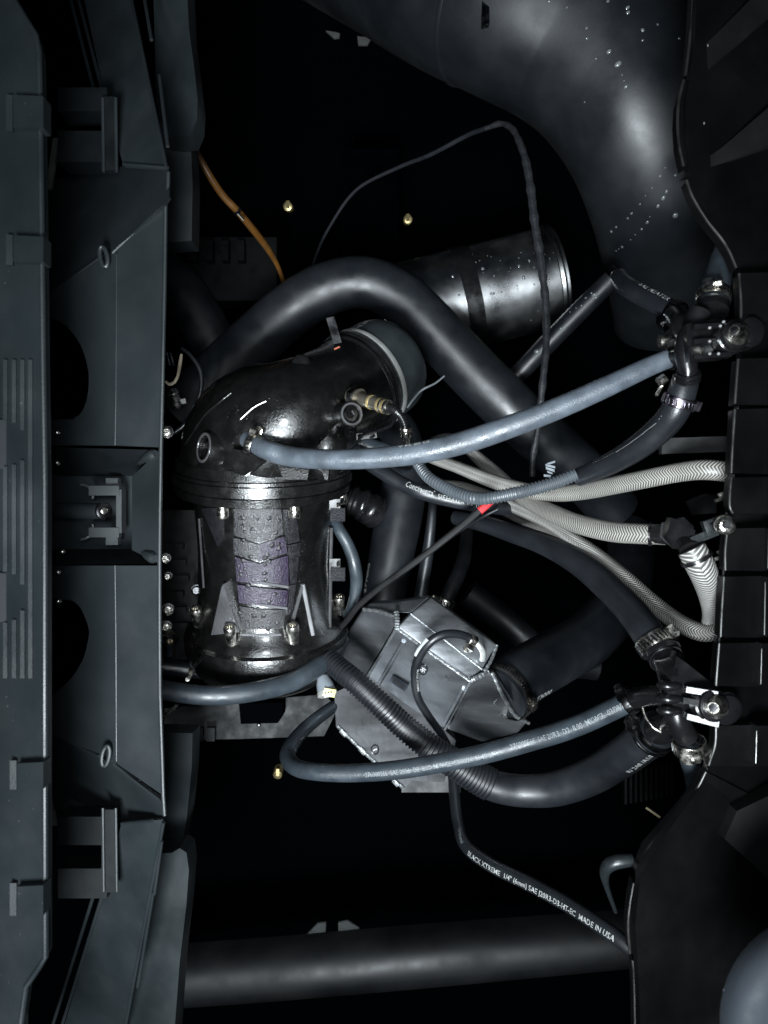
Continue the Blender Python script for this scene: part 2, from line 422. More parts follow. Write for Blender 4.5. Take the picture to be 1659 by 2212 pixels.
# ================================================================= LEFT: side frame under the panel
def build_side_frame():
    t = thing('side_moulding', 'black moulded side frame with two D shaped openings and a bolt pocket', 'frame', P(260, 1100, 0.62))
    pA = [(250, 500, .615), (250, 1700, .615), (100, 1100, .650)]      # wide left face
    pB = [(250, 500, .615), (250, 1700, .615), (355, 1100, .600)]      # strip towards the bay
    pC = [(362, 400, .600), (100, 640, .66), (250, 350, .672)]
    pD = [(350, 1735, .600), (100, 1580, .66), (250, 1790, .672)]
    def face(nm, pts, plane, th=0.005, m=PLAST, bv=0.0012): return obj(nm, plate(plane_px(pts, plane), th), m, t, bevel=bv)
    Dup = [(60, 681), (103, 681), (128, 690), (148, 705), (168, 730), (182, 758), (191, 790), (194, 816), (192, 850), (185, 877), (174, 896), (159, 906), (60, 906)]
    Ddn = [(60, 1294), (127, 1294), (145, 1293), (159, 1297), (174, 1310), (185, 1331), (193, 1355), (194, 1375), (185, 1416), (174, 1440), (159, 1463), (135, 1488), (106, 1511), (60, 1530)]
    face('upper_web', [(248, 962), (60, 962)] + Dup[::-1] + [(60, 668), (100, 640), (232, 550), (251, 540)], pA)
    face('lower_web', [(248, 1222), (60, 1222)] + Ddn + [(60, 1556), (100, 1582), (210, 1634), (251, 1652)], pA)
    for D in (Dup, Ddn):
        bm = NB(); q = plane_px(D[1:-1], pA); add_tube(bm, [p + Vector((0, 0, -.002)) for p in catmull(q, 4)], [.0016] * (len(catmull(q, 4))), 8)
        obj('opening_rim', bm, PLAST, t)
    face('upper_strip', [(253, 541), (358, 438), (357, 600), (352, 800), (348, 966), (250, 962)], pB)
    face('lower_strip', [(250, 1222), (345, 1222), (344, 1350), (345, 1500), (350, 1650), (352, 1718), (253, 1650)], pB)
    face('middle_strip', [(285, 1030), (347, 970), (345, 1218), (285, 1188)], [(285, 1030, .622), (285, 1188, .622), (347, 1100, .6)])
    face('upper_gusset', [(60, 400), (265, 358), (366, 368), (366, 425), (357, 437), (240, 546), (60, 668)], pC)
    face('lower_gusset', [(60, 1556), (100, 1581), (245, 1650), (344, 1725), (356, 1740), (354, 1762), (264, 1776), (225, 1760), (60, 1740)], pD)
    for rr, row in ((.0017, [(363, 372), (362, 425), (357, 440), (355, 600), (351, 800), (347, 966), (345, 1100), (344, 1220), (344, 1350), (345, 1500), (350, 1650), (352, 1718), (355, 1762)]), (.0007, [(251, 548), (251, 700), (250, 850), (248, 962)]), (.0007, [(248, 1222), (250, 1400), (251, 1645)])):
        bm = NB(); q = plane_px(row, pB); add_tube(bm, [p - Vector((0, 0, .0006)) for p in q], [rr] * len(q), 10); obj('edge_bead', bm, PLAST, t)
    # centre pocket with its walls, boss and latch plates
    face('pocket_floor', [(90, 1025), (290, 1025), (290, 1190), (90, 1190)], [(90, 1025, .69), (90, 1190, .69), (290, 1100, .665)])
    for v0, v1 in ((966, 1028), (1220, 1186)):
        a, b, c, d = P(120, v0, .635), P(335, v0 + (6 if v0 < 1100 else -2), .605), P(288, v1, .66), P(120, v1, .68)
        bm = NB(); vs = [bm.verts.new(p) for p in (a, b, c, d)]; bm.faces.new(vs if v0 > 1100 else vs[::-1])
        bmesh.ops.solidify(bm, geom=bm.faces[:], thickness=0.003); obj('pocket_wall', bm, PLAST, t)
    bm = NB(); c0, c1 = P(90, 1104, .66), P(222, 1104, .640); add_cyl(bm, c0, c1, .0072, .0066, 20); obj('boss', bm, PLAST, t)
    bm = NB(); add_lathe(bm, c1, (c1 - c0).normalized() + Vector((.2, 0, .7)), [(-.002, .007), (.003, .0072), (.004, .0062), (.004, .004), (.001, .0035)], 20)
    s = obj('bolt_socket', bm, STEELD, t)
    bm = NB(); add_lathe(bm, c1, (c1 - c0).normalized() + Vector((.2, 0, .7)), [(.0005, .0032), (.003, .003), (.0036, .002)], 12); obj('bolt', bm, STEEL, s)
    for v, sg in ((1060, 1), (1150, -1)):
        bm = NB(); add_box(bm, P(228, v, .645), Vector((.0125, 0, 0)), Vector((0, .004, 0)), Vector((0, 0, .004))); add_box(bm, P(245, v - 14 * sg, .65), Vector((.005, 0, 0)), Vector((0, .005, 0)), Vector((0, 0, .004)))
        obj('latch_plate', bm, PLAST, t, bevel=.001)
        bm = NB(); arc = [P(175 + 26 * math.cos(al) , v + sg * (10 - 24 * math.sin(al)), .655) for al in [R(x) for x in range(90, -30, -12)]]
        add_tube(bm, arc, [.0016] * len(arc), 8); obj('pocket_lip', bm, PLAST, t)
    bm = NB(); add_box(bm, P(262, 1105, .648), Vector((.0022, 0, 0)), Vector((0, .018, 0)), Vector((0, 0, .006))); obj('latch_bar', bm, PLAST, t, bevel=.0008)
    for u, v, s in ((322, 985, 1), (322, 1202, -1)):
        bm = NB(); a, b = P(302, v + 14 * s, .625), P(336, v - 5 * s, .602); add_tube(bm, catmull([a, a.lerp(b, .5) + Vector((0, 0, .002)), b], 5), [.002, .0022, .0024, .0026, .003, .0036, .004, .0044, .0046, .0046, .003], 10); obj('corner_fillet', bm, PLAST, t)
    for u, v in ((124, 935), (124, 1000), (135, 1192), (126, 1236), (126, 1299)):
        bm = NB(); add_ball(bm, P(u, v, .638), .0026, seg=10); obj('rivet', bm, STEEL, t)
    # slotted eyes at the creases
    for u, v, s in ((224, 555, 1), (228, 1633, -1)):
        bm = NB(); pts = [P(u + 8 * math.sin(x) + s * 7 * math.cos(x) * .5, v + 24 * math.cos(x) * .9, .612) for x in [k * 2 * math.pi / 18 for k in range(19)]]
        add_tube(bm, pts, [.0018] * 19, 8, caps=False); obj('slot_rim', bm, PLAST, t)
    for a, b in (((101, 641, .655), (228, 549, .622)), ((104, 1580, .655), (214, 1634, .622)), ((244, 546, .617), (357, 438, .600)), ((246, 1651, .617), (345, 1727, .602))):
        bm = NB(); add_cyl(bm, P(*a), P(*b), .0016, .0016, 8); obj('crease', bm, PLAST, t)
    # hinge lugs
    for v0, v1, ins in ((206, 256, 0), (298, 364, 1), (1752, 1812, 1), (1862, 1925, 0)):
        bm = NB(); m_ = (v0 + v1) / 2
        add_box(bm, P(190, m_, .640), Vector((W(52, .64), 0, 0)), Vector((0, W((v1 - v0) / 2, .64), 0)), Vector((0, 0, .012)))
        obj('hinge_lug', bm, mat('lug plastic', (.0026, .0034, .0039), .5, spec=.1), t, bevel=.005, seg=3)
    for v0, v1 in ((212, 372), (1745, 1925)):
        for u in (222, 250):
            bm = NB(); add_cyl(bm, P(u, v0, .622), P(u + 2, v1, .622), .0013, .0013, 8); obj('hinge_pin', bm, PLAST, t)
        bm = NB(); add_box(bm, P(237, (v0 + v1) / 2, .626), Vector((W(15, .62), 0, 0)), Vector((0, W((v1 - v0) / 2, .62), 0)), Vector((0, 0, .003))); obj('hinge_plate', bm, mat('lug plastic', (.0026, .0034, .0039), .5, spec=.1), t, bevel=.001)
    # struts going off up and down
    for sgn in (1, -1):
        if sgn > 0:
            face_ = [(165, -60), (270, -60), (285, 0), (356, 345), (358, 362), (266, 355), (250, 300), (226, 205), (182, 0)]
            edges = [((143, -40), (205, 200)), ((160, -40), (224, 205)), ((276, -40), (360, 362)), ((306, -40), (328, 88)), ((345, 165), (363, 318)), ((268, 356), (363, 364))]
            plane = [(262, 356, .625), (362, 364, .602), (285, -60, .68)]
        else:
            face_ = [(262, 1780), (352, 1770), (352, 1790), (330, 1900), (300, 2040), (271, 2212), (262, 2290), (122, 2290), (140, 2212), (226, 1925)]
            edges = [((205, 1927), (108, 2235)), ((224, 1927), (128, 2235)), ((354, 1775), (268, 2235)), ((350, 1815), (334, 1930)), ((332, 1925), (298, 2130)), ((264, 1778), (330, 1772))]
            plane = [(262, 1778, .625), (354, 1770, .602), (270, 2290, .68)]
        obj('strut', plate(plane_px(face_, plane), .006), LINER, t, bevel=.0012)
        for a, b in edges:
            q = plane_px([a, b], plane); bm = NB(); add_cyl(bm, q[0] + Vector((0, 0, .001)), q[1] + Vector((0, 0, .001)), .0015, .0015, 8); obj('strut_edge', bm, PLAST, t)
build_side_frame()
for nm, pts, lab in (('liner_panel', [(330, -60, .70), (402, -60, .68), (408, 60, .68), (420, 150, .68), (427, 215, .68), (425, 260, .69), (412, 292, .70), (340, 300, .72)], 'dark curved liner panel behind the frame at upper left'),
                     ('liner_panel', [(330, 290, .74), (400, 285, .74), (412, 300, .74), (416, 400, .74), (414, 520, .74), (340, 525, .74)], 'dark flat liner panel above the small wiring, beside the orange cable'),
                     ('liner_panel', [(330, 1582, .74), (416, 1584, .73), (414, 1660, .73), (404, 1760, .73), (392, 1830, .74), (335, 1830, .75)], 'dark grey liner panel under the lower left hose end'),
                     ('liner_panel', [(300, 1846, .70), (372, 1842, .69), (388, 1832, .685), (403, 1842, .685), (408, 1880, .685), (402, 1960, .685), (388, 2080, .685), (378, 2212, .685), (374, 2290, .685), (250, 2290, .70)], 'dark curved liner panel at the bottom left behind the strut')):
    tag(obj(nm, pl(pts, .03), LINER, bevel=.004, seg=3), lab, 'panel', 'liner panels behind the left frame')
for a, b, lab in (((195, 560, .75), (182, 745, .75), 'x'),):
    pass
for (u0, v0), (u1, v1), lab in (((122, 300), (106, 410), 'thin pale strip showing in the upper left gap'), ((104, 1715), (118, 1782), 'thin pale strip showing in the lower left gap')):
    bm = NB(); a, b = P(u0, v0, .72), P(u1, v1, .72); add_box(bm, (a + b) / 2, Vector((.0025, 0, 0)), (b - a) / 2, Vector((0, 0, .002)))
    tag(obj('pale_strip', bm, mat('pale strip', (.05, .05, .046), .6), bevel=.0008), lab, 'strip')

# ================================================================= RIGHT: opening frame made of shallow cells
def build_right_frame():
    t = thing('opening_frame', 'black ribbed frame along the right side of the opening', 'frame', P(1640, 1100, .58))
    D = .585
    # left edge of each cell, from top to bottom, then how far right it goes
    cells = [([(1505, -330), (1500, 0), (1494, 80), (1488, 130), (1484, 160)], (1490, 1484), 1),
             ([(1480, 172), (1470, 215), (1467, 260), (1470, 310), (1480, 358)], None, 1),
             ([(1486, 388), (1500, 425), (1530, 475), (1562, 515), (1580, 545), (1594, 578)], None, 1),
             ([(1600, 590), (1604, 650), (1604, 690)], None, 0),
             ([(1598, 775), (1594, 830), (1591, 872)], None, 0),
             ([(1591, 884), (1586, 960), (1583, 1022)], None, 0),
             ([(1583, 1032), (1580, 1070), (1580, 1095), (1586, 1108)], None, 0),
             ([(1575, 1142), (1570, 1190), (1570, 1232)], None, 0),
             ([(1567, 1246), (1562, 1330), (1560, 1376)], None, 0),
             ([(1557, 1390), (1553, 1440), (1550, 1482)], None, 0),
             ([(1550, 1568), (1548, 1610), (1534, 1654)], None, 0),
             ([(1528, 1668), (1505, 1712), (1470, 1756), (1430, 1802), (1400, 1836), (1378, 1890)], None, 1),
             ([(1372, 1908), (1364, 1955), (1360, 2000), (1364, 2060)], None, 1),
             ([(1370, 2075), (1374, 2150), (1380, 2540)], None, 1)]
    for k, (L, _, big) in enumerate(cells):
        v0, v1 = L[0][1], L[-1][1]
        if big:
            cy = 1106; right = [(1900, v1 + (v1 - cy) * .35), (1900, v0 + (v0 - cy) * .35)]
            plane = [(L[0][0], v0, D), (L[-1][0], v1, D + .004 * (-1) ** k), (1900, (v0 + v1) / 2 + ((v0 + v1) / 2 - cy) * .3, D + .085)]
        else:
            xm = 1656 - max(-100, (v0 + v1) / 2 - 1200) * 0.062
            right = [(xm, v1 + 2), (xm, v0 - 2)]
            plane = [(L[0][0], v0, D), (L[-1][0], v1, D), (1700, (v0 + v1) / 2, D + .016)]
        pts = [(u, v) for u, v in L] + right
        obj('cell', plate(plane_px(pts, plane), .014), RIMP, t, bevel=.0016)
        q = [p - Vector((.0008, 0, .0009)) for p in plane_px(L, plane)]; q = catmull(q, 5); bm = NB(); add_tube(bm, q, [.0012] * len(q), 10); obj('cell_edge', bm, RIME, t)
        if not big:
            pts2 = [(right[0][0] + 5, v0), (1900, v0 - 4), (1900, v1 + 4), (right[0][0] + 5, v1)]
            pl2 = [(1650, v0, D), (1650, v1, D), (1900, (v0 + v1) / 2, D + .05)]
            obj('outer_cell', plate(plane_px(pts2, pl2), .012), RIMP, t, bevel=.0016)
            if v0 > 1100:
                q = [p - Vector((-.0006, 0, .0012)) for p in plane_px([(right[0][0] + 4, v0 + 12), (right[0][0] + 2, v1 - 4)], pl2)]; bm = NB(); add_tube(bm, q, [.0006] * 2, 8); obj('cell_edge', bm, RIME, t)
    for q, top in (([(1378, 1893), (1470, 1915), (1640, 2030), (1760, 2130), (1700, 2150), (1600, 2084), (1480, 1980)], .580), ([(1484, 372), (1560, 318), (1720, 180), (1800, 200), (1720, 290), (1600, 338), (1520, 366)], .582),
                   ([(1488, 166), (1520, 100), (1640, -20), (1720, -20), (1600, 90), (1530, 150)], .582), ([(1565, 1812), (1592, 1752), (1700, 1700), (1850, 1900), (1780, 1960), (1659, 1897)], .580), ([(1376, 2072), (1420, 2090), (1560, 2290), (1480, 2290), (1400, 2140)], .580)):
        u0, v0 = q[0]
        obj('web', plate(plane_px(q, [(u0, v0, top), (u0 + 100, v0 + 30, top + .012), (u0 + 30, v0 + 100, top + .004)]), .016), mat('web plastic', (.0042, .0044, .0043), .5, var=.3, vscale=15, spec=.3), t, bevel=.002)
    # wall behind the cells, closing the gaps
    back = [(1516, -330), (1500, 120), (1482, 210), (1480, 300), (1494, 385), (1530, 460), (1585, 545), (1606, 600), (1606, 700), (1596, 880), (1585, 1060), (1574, 1200), (1560, 1480), (1550, 1600), (1520, 1690), (1440, 1800), (1384, 1890), (1372, 2000), (1380, 2120), (1394, 2540), (1990, 2540), (1990, -330)]
    obj('back_wall', plate(plane_px(back, [(1600, 0, D + .016), (1600, 2212, D + .016), (1900, 1100, D + .085)]), .01), RIMP, t)
    bm = NB()
    for u, v, r_ in ((1505, 71, 3), (1503, 116, 5), (1529, 98, 2.4), (1521, 266, 2.4), (1512, 300, 1.5)):
        add_ball(bm, P(u, v, D - .001), W(r_, D), Matrix.Diagonal((.7, 1.2, .4, 1)), 8)
    o = obj('water_drops', bm, WATER, t); o['kind'] = 'stuff'
    # inner lip, seen just left of the cells
    lip = Path([(1572, 1040, .60, 4), (1567, 1150, .60, 4), (1556, 1350, .60, 4), (1544, 1500, .60, 4)], .01)
    obj('inner_lip', tube_bm(lip, 8), RIMP, t)
    # folded handle bracket near the bottom
    br = Path([(1366, 1858, .60, 13), (1330, 1862, .60, 15), (1312, 1872, .605, 14), (1306, 1890, .62, 10), (1312, 1920, .64, 6), (1330, 1970, .66, 4)], .006)
    obj('bracket', tube_bm(br, 12), PLAST, t)
build_right_frame()
bm = NB(); a = P(1786, 2236, .46)
add_lathe(bm, a + Vector((0, 0, -.03)), Vector((.1, .05, 1)), [(.006, .052), (.012, .0600), (.021, .0608), (.027, .0585), (.031, .054), (.033, .046), (.0338, .018)], 48)
tag(obj('grey_moulding', bm, GREY), 'smooth pale grey rounded moulding cut off by the lower right corner', 'moulding')
bm = NB(); add_box(bm, P(1500, 962, .68), Vector((.030, .001, 0)), Vector((0, .0068, 0)), Vector((0, 0, .004)))
tag(obj('flat_bar', bm, mat('bar', (.008, .0085, .0085), .5), bevel=.001), 'flat dark grey bar behind the right frame above the braided hoses', 'bar')

# ================================================================= BIG EXHAUST PIPE (casting with elbow)
MC = P(577, 1356, .862); MA = Vector((0.012, .972, .235)).normalized()
MA_, MN, MB_ = frame(MA)
MX = -MB_ if MB_.x < 0 else MB_
def on_cyl(u, v, rad, C=MC, A=MA):
    o = Vector((0, 0, CAMZ)); d = (P(u, v, 1) - o).normalized()
    oc = o - C; dp = d - A * d.dot(A); op = oc - A * oc.dot(A)
    a = dp.dot(dp); b = 2 * dp.dot(op); c = op.dot(op) - rad * rad; q = b * b - 4 * a * c
    if q < 0: q = 0
    return o + d * ((-b - math.sqrt(q)) / (2 * a))
def cyl_quad(q, r0, r1, nx=6, ny=6):
    bm = NB(); g = []
    for layer, rad in ((0, r1), (1, r0)):
        gg = []
        for j in range(ny + 1):
            row = []
            for i in range(nx + 1):
                s, t = i / nx, j / ny
                u = (q[0][0] * (1 - s) + q[1][0] * s) * (1 - t) + (q[3][0] * (1 - s) + q[2][0] * s) * t
                v = (q[0][1] * (1 - s) + q[1][1] * s) * (1 - t) + (q[3][1] * (1 - s) + q[2][1] * s) * t
                p = on_cyl(u, v, r1)
                if layer:
                    ax = MC + MA * (p - MC).dot(MA); p = ax + (p - ax).normalized() * r0
                row.append(bm.verts.new(p))
            gg.append(row)
        g.append(gg)
    a, b = g
    for j in range(ny):
        for i in range(nx):
            bm.faces.new((a[j][i], a[j + 1][i], a[j + 1][i + 1], a[j][i + 1])); bm.faces.new((b[j][i], b[j][i + 1], b[j + 1][i + 1], b[j + 1][i]))
    for i in range(nx):
        bm.faces.new((a[0][i], a[0][i + 1], b[0][i + 1], b[0][i])); bm.faces.new((a[ny][i + 1], a[ny][i], b[ny][i], b[ny][i + 1]))
    for j in range(ny):
        bm.faces.new((a[j + 1][0], a[j][0], b[j][0], b[j + 1][0])); bm.faces.new((a[j][nx], a[j + 1][nx], b[j + 1][nx], b[j][nx]))
    bmesh.ops.recalc_face_normals(bm, faces=bm.faces[:])
    return bm
def build_exhaust():
    t = thing('exhaust_pipe', 'gloss black exhaust casting with elbow and chevron grip panel', 'exhaust pipe', MC - MA * .02)
    bm = NB()
    add_lathe(bm, MC, MA, [(-.062, .040), (-.055, .062), (-.045, .076), (-.034, .084), (-.026, .088), (-.018, .0895), (-.004, .0905), (.000, .0895), (.002, .0845), (.010, .082), (.014, .078), (.03, .0745), (.05, .0725), (.08, .071), (.11, .0715), (.152, .0735)], 64)
    body = obj('body', bm, PAINT, t, ang=40)
    bm = NB()
    add_lathe(bm, MC, MA, [(.154, .073), (.156, .086), (.158, .0915), (.166, .0925), (.167, .0905), (.1695, .0905), (.1705, .0945), (.178, .0945), (.179, .0925), (.182, .0925), (.183, .0905), (.193, .089), (.199, .084)], 64)
    obj('clamp_flange', bm, PAINT, t, ang=25)
    # elbow
    e = Path([(577, 1035, .822, 172), (576, 1005, .8165, 178), (580, 960, .804, 180), (602, 926, .782, 156), (646, 900, .775, 128), (700, 871, .797, 113), (740, 850, .826, 110), (768, 832, .848, 111)], .005)
    el = obj('elbow', tube_bm(e, 48), PAINT, t, ang=60)
    # blisters on the elbow
    for u, v, r, sq in ((700, 960, .022, (1, 1.6, .6)),):
        p, n = hit(el, u, v)
        if p is None: continue
        bm = NB(); add_ball(bm, p - Vector((0, 0, r * .45)), r, Matrix.Diagonal((*sq, 1)), 24); obj('blister', bm, PAINT, t)
    for pts in (((375, 1005), (400, 960), (440, 900), (470, 872), (500, 848)), ((520, 905), (548, 880), (575, 866))):
        q = [hit(el, u, v)[0] for u, v in pts]; q = [p for p in q if p is not None]
        if len(q) > 2:
            bm = NB(); c = catmull(q, 6); add_tube(bm, c, [.0015] * len(c), 10); obj('cast_rib', bm, PAINT, t)
    # ports
    def port(u, v, dirv, d, r0, lab=None):
        c = P(u, v, d); bm = NB(); a = Vector(dirv).normalized()
        add_lathe(bm, c, a, [(-.03, r0 * 1.15), (-.006, r0 * 1.1), (0, r0 * 1.05), (.003, r0), (.003, r0 * .72), (-.002, r0 * .68)], 24)
        p = obj('port', bm, PAINT, t)
        bm = NB(); add_lathe(bm, c, a, [(.0022, r0 * .98), (.0036, r0 * .92), (.0036, r0 * .78), (.0022, r0 * .74)], 26, caps=False); obj('port_rim', bm, mat('lit casting edge', (.05, .05, .052), .18), p)  # rim coloured paler than the paint so that it looks lit
        bm = NB(); add_lathe(bm, c, a, [(-.002, r0 * .66), (.000, r0 * .64), (.000, r0 * .38), (-.004, r0 * .36)], 6); obj('plug', bm, STEELD, p)
    port(446, 968, (-.75, .1, .62), .735, .0155); port(757, 895, (.35, .0, .75), .722, .0115)
    p0, n0 = hit(el, 655, 788)
    bm = NB(); add_lathe(bm, P(650, 785, .745), Vector((0, .2, .9)), [(-.01, .009), (.002, .009), (.004, .007), (.004, .003)], 16); obj('small_boss', bm, PAINT, t)
    # fin below the hose spigot
    bm = NB(); vs = [P(x, y, z) for x, y, z in ((500, 968, .712), (528, 975, .706), (572, 992, .706), (552, 1012, .714), (528, 1028, .720), (506, 1022, .720))]
    obj('cast_fin', plate(vs, .03), PAINT, t, bevel=.004, seg=3)
    for u0, u1 in ((600, 668), (690, 712)):
        obj('web', plate([P(u0, 1004, .719), P(u1, 1002, .719), P(u1 - 4, 1036, .718), P(u0 + 12, 1036, .718)], .03), PAINT, t, bevel=.003)
    # grip panel: chevron pads, side strips and triangular gussets
    r0, r1 = .0705, .0748
    for q in ([(506, 1098), (560, 1100), (560, 1172), (505, 1156)], [(560, 1100), (607, 1099), (612, 1154), (560, 1172)],
              [(504, 1161), (560, 1177), (560, 1213), (504, 1197)], [(560, 1177), (614, 1159), (621, 1194), (560, 1213)],
              [(508, 1203), (560, 1219), (560, 1262), (511, 1256)], [(560, 1219), (622, 1200), (624, 1268), (560, 1262)],
              [(513, 1263), (560, 1270), (560, 1308), (516, 1302)], [(560, 1270), (622, 1276), (620, 1310), (560, 1308)],
              [(518, 1310), (562, 1316), (562, 1368), (524, 1366)], [(562, 1316), (618, 1318), (606, 1368), (562, 1368)]):
        obj('grip_pad', cyl_quad(q, r0, r1), GRIPV if 1158 < q[0][1] < 1275 and q[0][1] != 1161 else GRIP, t, ang=50)
    for q in ([(612, 1099), (638, 1099), (648, 1170), (622, 1175)], [(622, 1178), (650, 1172), (640, 1260), (627, 1262)], [(627, 1264), (640, 1262), (632, 1320), (620, 1330)]):
        obj('side_strip', cyl_quad(q, r0, r1 + .0006), GRIP, t, ang=50)
    for a, b in (((562, 1258), (622, 1268)), ((562, 1306), (620, 1314)), ((523, 1371), (607, 1371))):
        bm = NB(); add_tube(bm, [on_cyl(a[0] + (b[0] - a[0]) * k / 6, a[1] + (b[1] - a[1]) * k / 6, r1 + .0003) for k in range(7)], [.0016] * 7, 8); obj('bright_ridge', bm, mat('pale ridge', (.10, .10, .105), .16), t)  # ridges paler and smoother than the pads
    for q, rr in (([(434, 1098), (481, 1098), (478, 1168), (470, 1180)], r1), ([(478, 1270), (482, 1262), (516, 1366), (456, 1372)], r1 + .004)):
        obj('gusset', cyl_quad(q, r0, rr), GRIP if rr == r1 else mat('lit gusset face', (.055, .055, .058), .3, bump=.9, bscale=480), t, ang=50)  # lower gusset's lit face is put into a paler colour
    for a, b, w_ in (((654, 1262), (624, 1372), .003), ((654, 1262), (676, 1372), .0036), ((716, 1140), (712, 1370), .003), ((430, 1120), (440, 1270), .002)):
        bm = NB(); add_tube(bm, [on_cyl(a[0] + (b[0] - a[0]) * k / 8, a[1] + (b[1] - a[1]) * k / 8, .0735 + .009 * max(0, k - 4) / 8) for k in range(9)], [w_ * .6] * 9, 8); obj('gusset_edge', bm, mat('lit casting edge', (.05, .05, .052), .18) if w_ < .0033 else mat('lit gusset edge', (.16, .16, .165), .2), t)  # edges paler than the casting, their highlights put into the colour
    # pebbles of cast lettering dots on the pads
    bm = NB()
    for k in range(34):
        u, v = random.uniform(512, 616), random.uniform(1104, 1360); p = on_cyl(u, v, r1); ax = MC + MA * (p - MC).dot(MA); n = (p - ax).normalized()
        q = n.to_track_quat('Z', 'Y').to_matrix().to_4x4() @ Matrix.Diagonal((1, .8, .35, 1)); add_ball(bm, p, random.uniform(.0018, .0032), q, 8)
    o = obj('raised_dots', bm, GRIP, t); o['kind'] = 'stuff'
    # bolts
    def bolt(c, ax, r=.0062, L=.014):
        bm = NB(); add_lathe(bm, c, ax, [(-L, r * .75), (0, r * .95), (.0, r), (.006, r), (.008, r * .85), (.008, r * .5), (.004, r * .45)], 14); obj('bolt', bm, STEEL, t, ang=30)
    for u, v in ((481, 1102), (636, 1102), (739, 1072)): bolt(on_cyl(u, v, .080), -MA, .0060, .01)
    for u, v, rr in ((497, 1366, .0835), (633, 1362, .0835), (424, 1326, .080), (733, 1300, .080)): bolt(on_cyl(u, v, rr), (MA + Vector((0, 0, .45))), .0064, .016)
    # small water beads
    sp = []
    for k in range(150): sp.append((random.uniform(430, 740), random.uniform(860, 1060), random.uniform(.7, 1.8)))
    drops(el, sp, PAINT, t, 'water_beads')
    sp = [(random.uniform(620, 720), random.uniform(1120, 1380), random.uniform(.7, 1.6)) for k in range(90)]
    drops(body, sp, GRIP, t, 'water_beads')
    return t, e
EXH, ELB = build_exhaust()
# collar ring and rubber sleeve on the elbow end
sl = Path([(760, 837, .842, 107), (782, 823, .852, 108), (804, 809, .861, 108), (826, 795, .870, 107), (842, 785, .876, 100), (850, 780, .880, 84)], .004)
t = thing('rubber_sleeve', 'wide black rubber sleeve on the upper end of the exhaust elbow', 'sleeve', sl.c[0])
obj('tube', tube_bm(sl, 48), SLEEVE, t, ang=60)
hose_text(sl, 'SAE 20R4', (785, 796), (822, 780), 10, PRINT, t, ang=.95)
for k, (px_, rr, mm) in enumerate((((768, 832), .0060, BLK), ((776, 827), .0075, BLK), ((784, 822), .0040, mat('ring steel', (.30, .30, .29), .35, metal=.5)))):
    s_ = sl.near(*px_); c, T, r = sl.at(s_ + (k - 1) * .004)
    bm = NB(); add_lathe(bm, c, T, [(-.0022, r - .001), (-.002, r + rr * .5), (0, r + rr * .62), (.002, r + rr * .5), (.0022, r - .001)], 56, caps=False)
    if k == 0: cl = thing('band_clamp', 'black and steel band clamp round the neck of the rubber sleeve', 'clamp', c)
    obj('band', bm, mm, cl)
bm = NB(); add_box(bm, P(722, 716, .78), P(727, 730, .78) - P(719, 702, .78), Vector((.004, .001, 0)), Vector((0, 0, .005))); obj('clamp_tail', bm, STEELD, cl, bevel=.001)
bm = NB(); add_box(bm, P(728, 752, .735), Vector((.0026, .0012, 0)), Vector((-.0003, .0006, 0)), Vector((0, 0, .001))); obj('orange_mark', bm, mat('orange paint', (.2, .045, .02), .5), cl)

# ================================================================= BACKGROUND PIPES AND TANKS
t = thing('air_duct', 'huge satin black elbow duct with water drops at upper right', 'duct', P(1300, 130, .95))
du = Path([(640, -215, 1.13, 160), (740, -165, 1.065, 166), (850, -112, 1.00, 174), (980, -46, .945, 184), (1110, 8, .918, 190), (1230, 70, .914, 190), (1322, 158, .908, 183), (1390, 278, .91, 172), (1426, 425, .95, 150), (1442, 562, 1.01, 132), (1448, 690, 1.07, 116)], .01)
duct = obj('elbow', tube_bm(du, 48), DUCT, t, ang=60)
c, T, r = du.at(du.near(1058, -25)); bm = NB(); add_lathe(bm, c, T, [(-.004, r - .001), (-.003, r + .0012), (0, r + .002), (.003, r + .0012), (.004, r - .001)], 56, caps=False); obj('seam_ring', bm, DUCT, t)
p, n = hit(duct, 1048, 25)
if p: bm = NB(); add_box(bm, p, Vector((.004, .001, 0)), Vector((0, .016, 0)), Vector((0, 0, .004))); obj('seam_clip', bm, STEELD, t, bevel=.001)
sp = [(987.5 + .4048 * x, .4048 * y, s) for x, y, s in ((490, 8, 4), (805, 6, 3), (910, 40, 3.5), (912, 66, 4), (585, 40, 2), (690, 150, 3), (692, 205, 3.5), (990, 160, 5), (1070, 130, 3), (990, 215, 2.5), (810, 275, 5), (740, 313, 2), (858, 342, 5.5), (880, 400, 2), (890, 430, 1.6), (900, 462, 3.5), (680, 545, 2), (1040, 1003, 2), (1005, 1045, 1.4), (975, 1090, 2.2), (930, 1140, 2.8), (910, 1165, 3), (848, 1212, 2.8), (822, 1236, 3.4), (1028, 1157, 1.8), (1014, 1187, 3.6), (984, 1223, 2.6), (950, 1252, 1.6), (925, 1280, 1.4), (880, 1318, 3.4), (862, 1328, 2), (848, 1338, 2), (1072, 1100, 3.6), (1100, 1057, 4), (1117, 1022, 3), (1083, 940, 3), (1165, 1150, 7), (1110, 895, 2), (1185, 205, 3), (1165, 935, 2.4))]
drops(duct, sp, WATER, t)

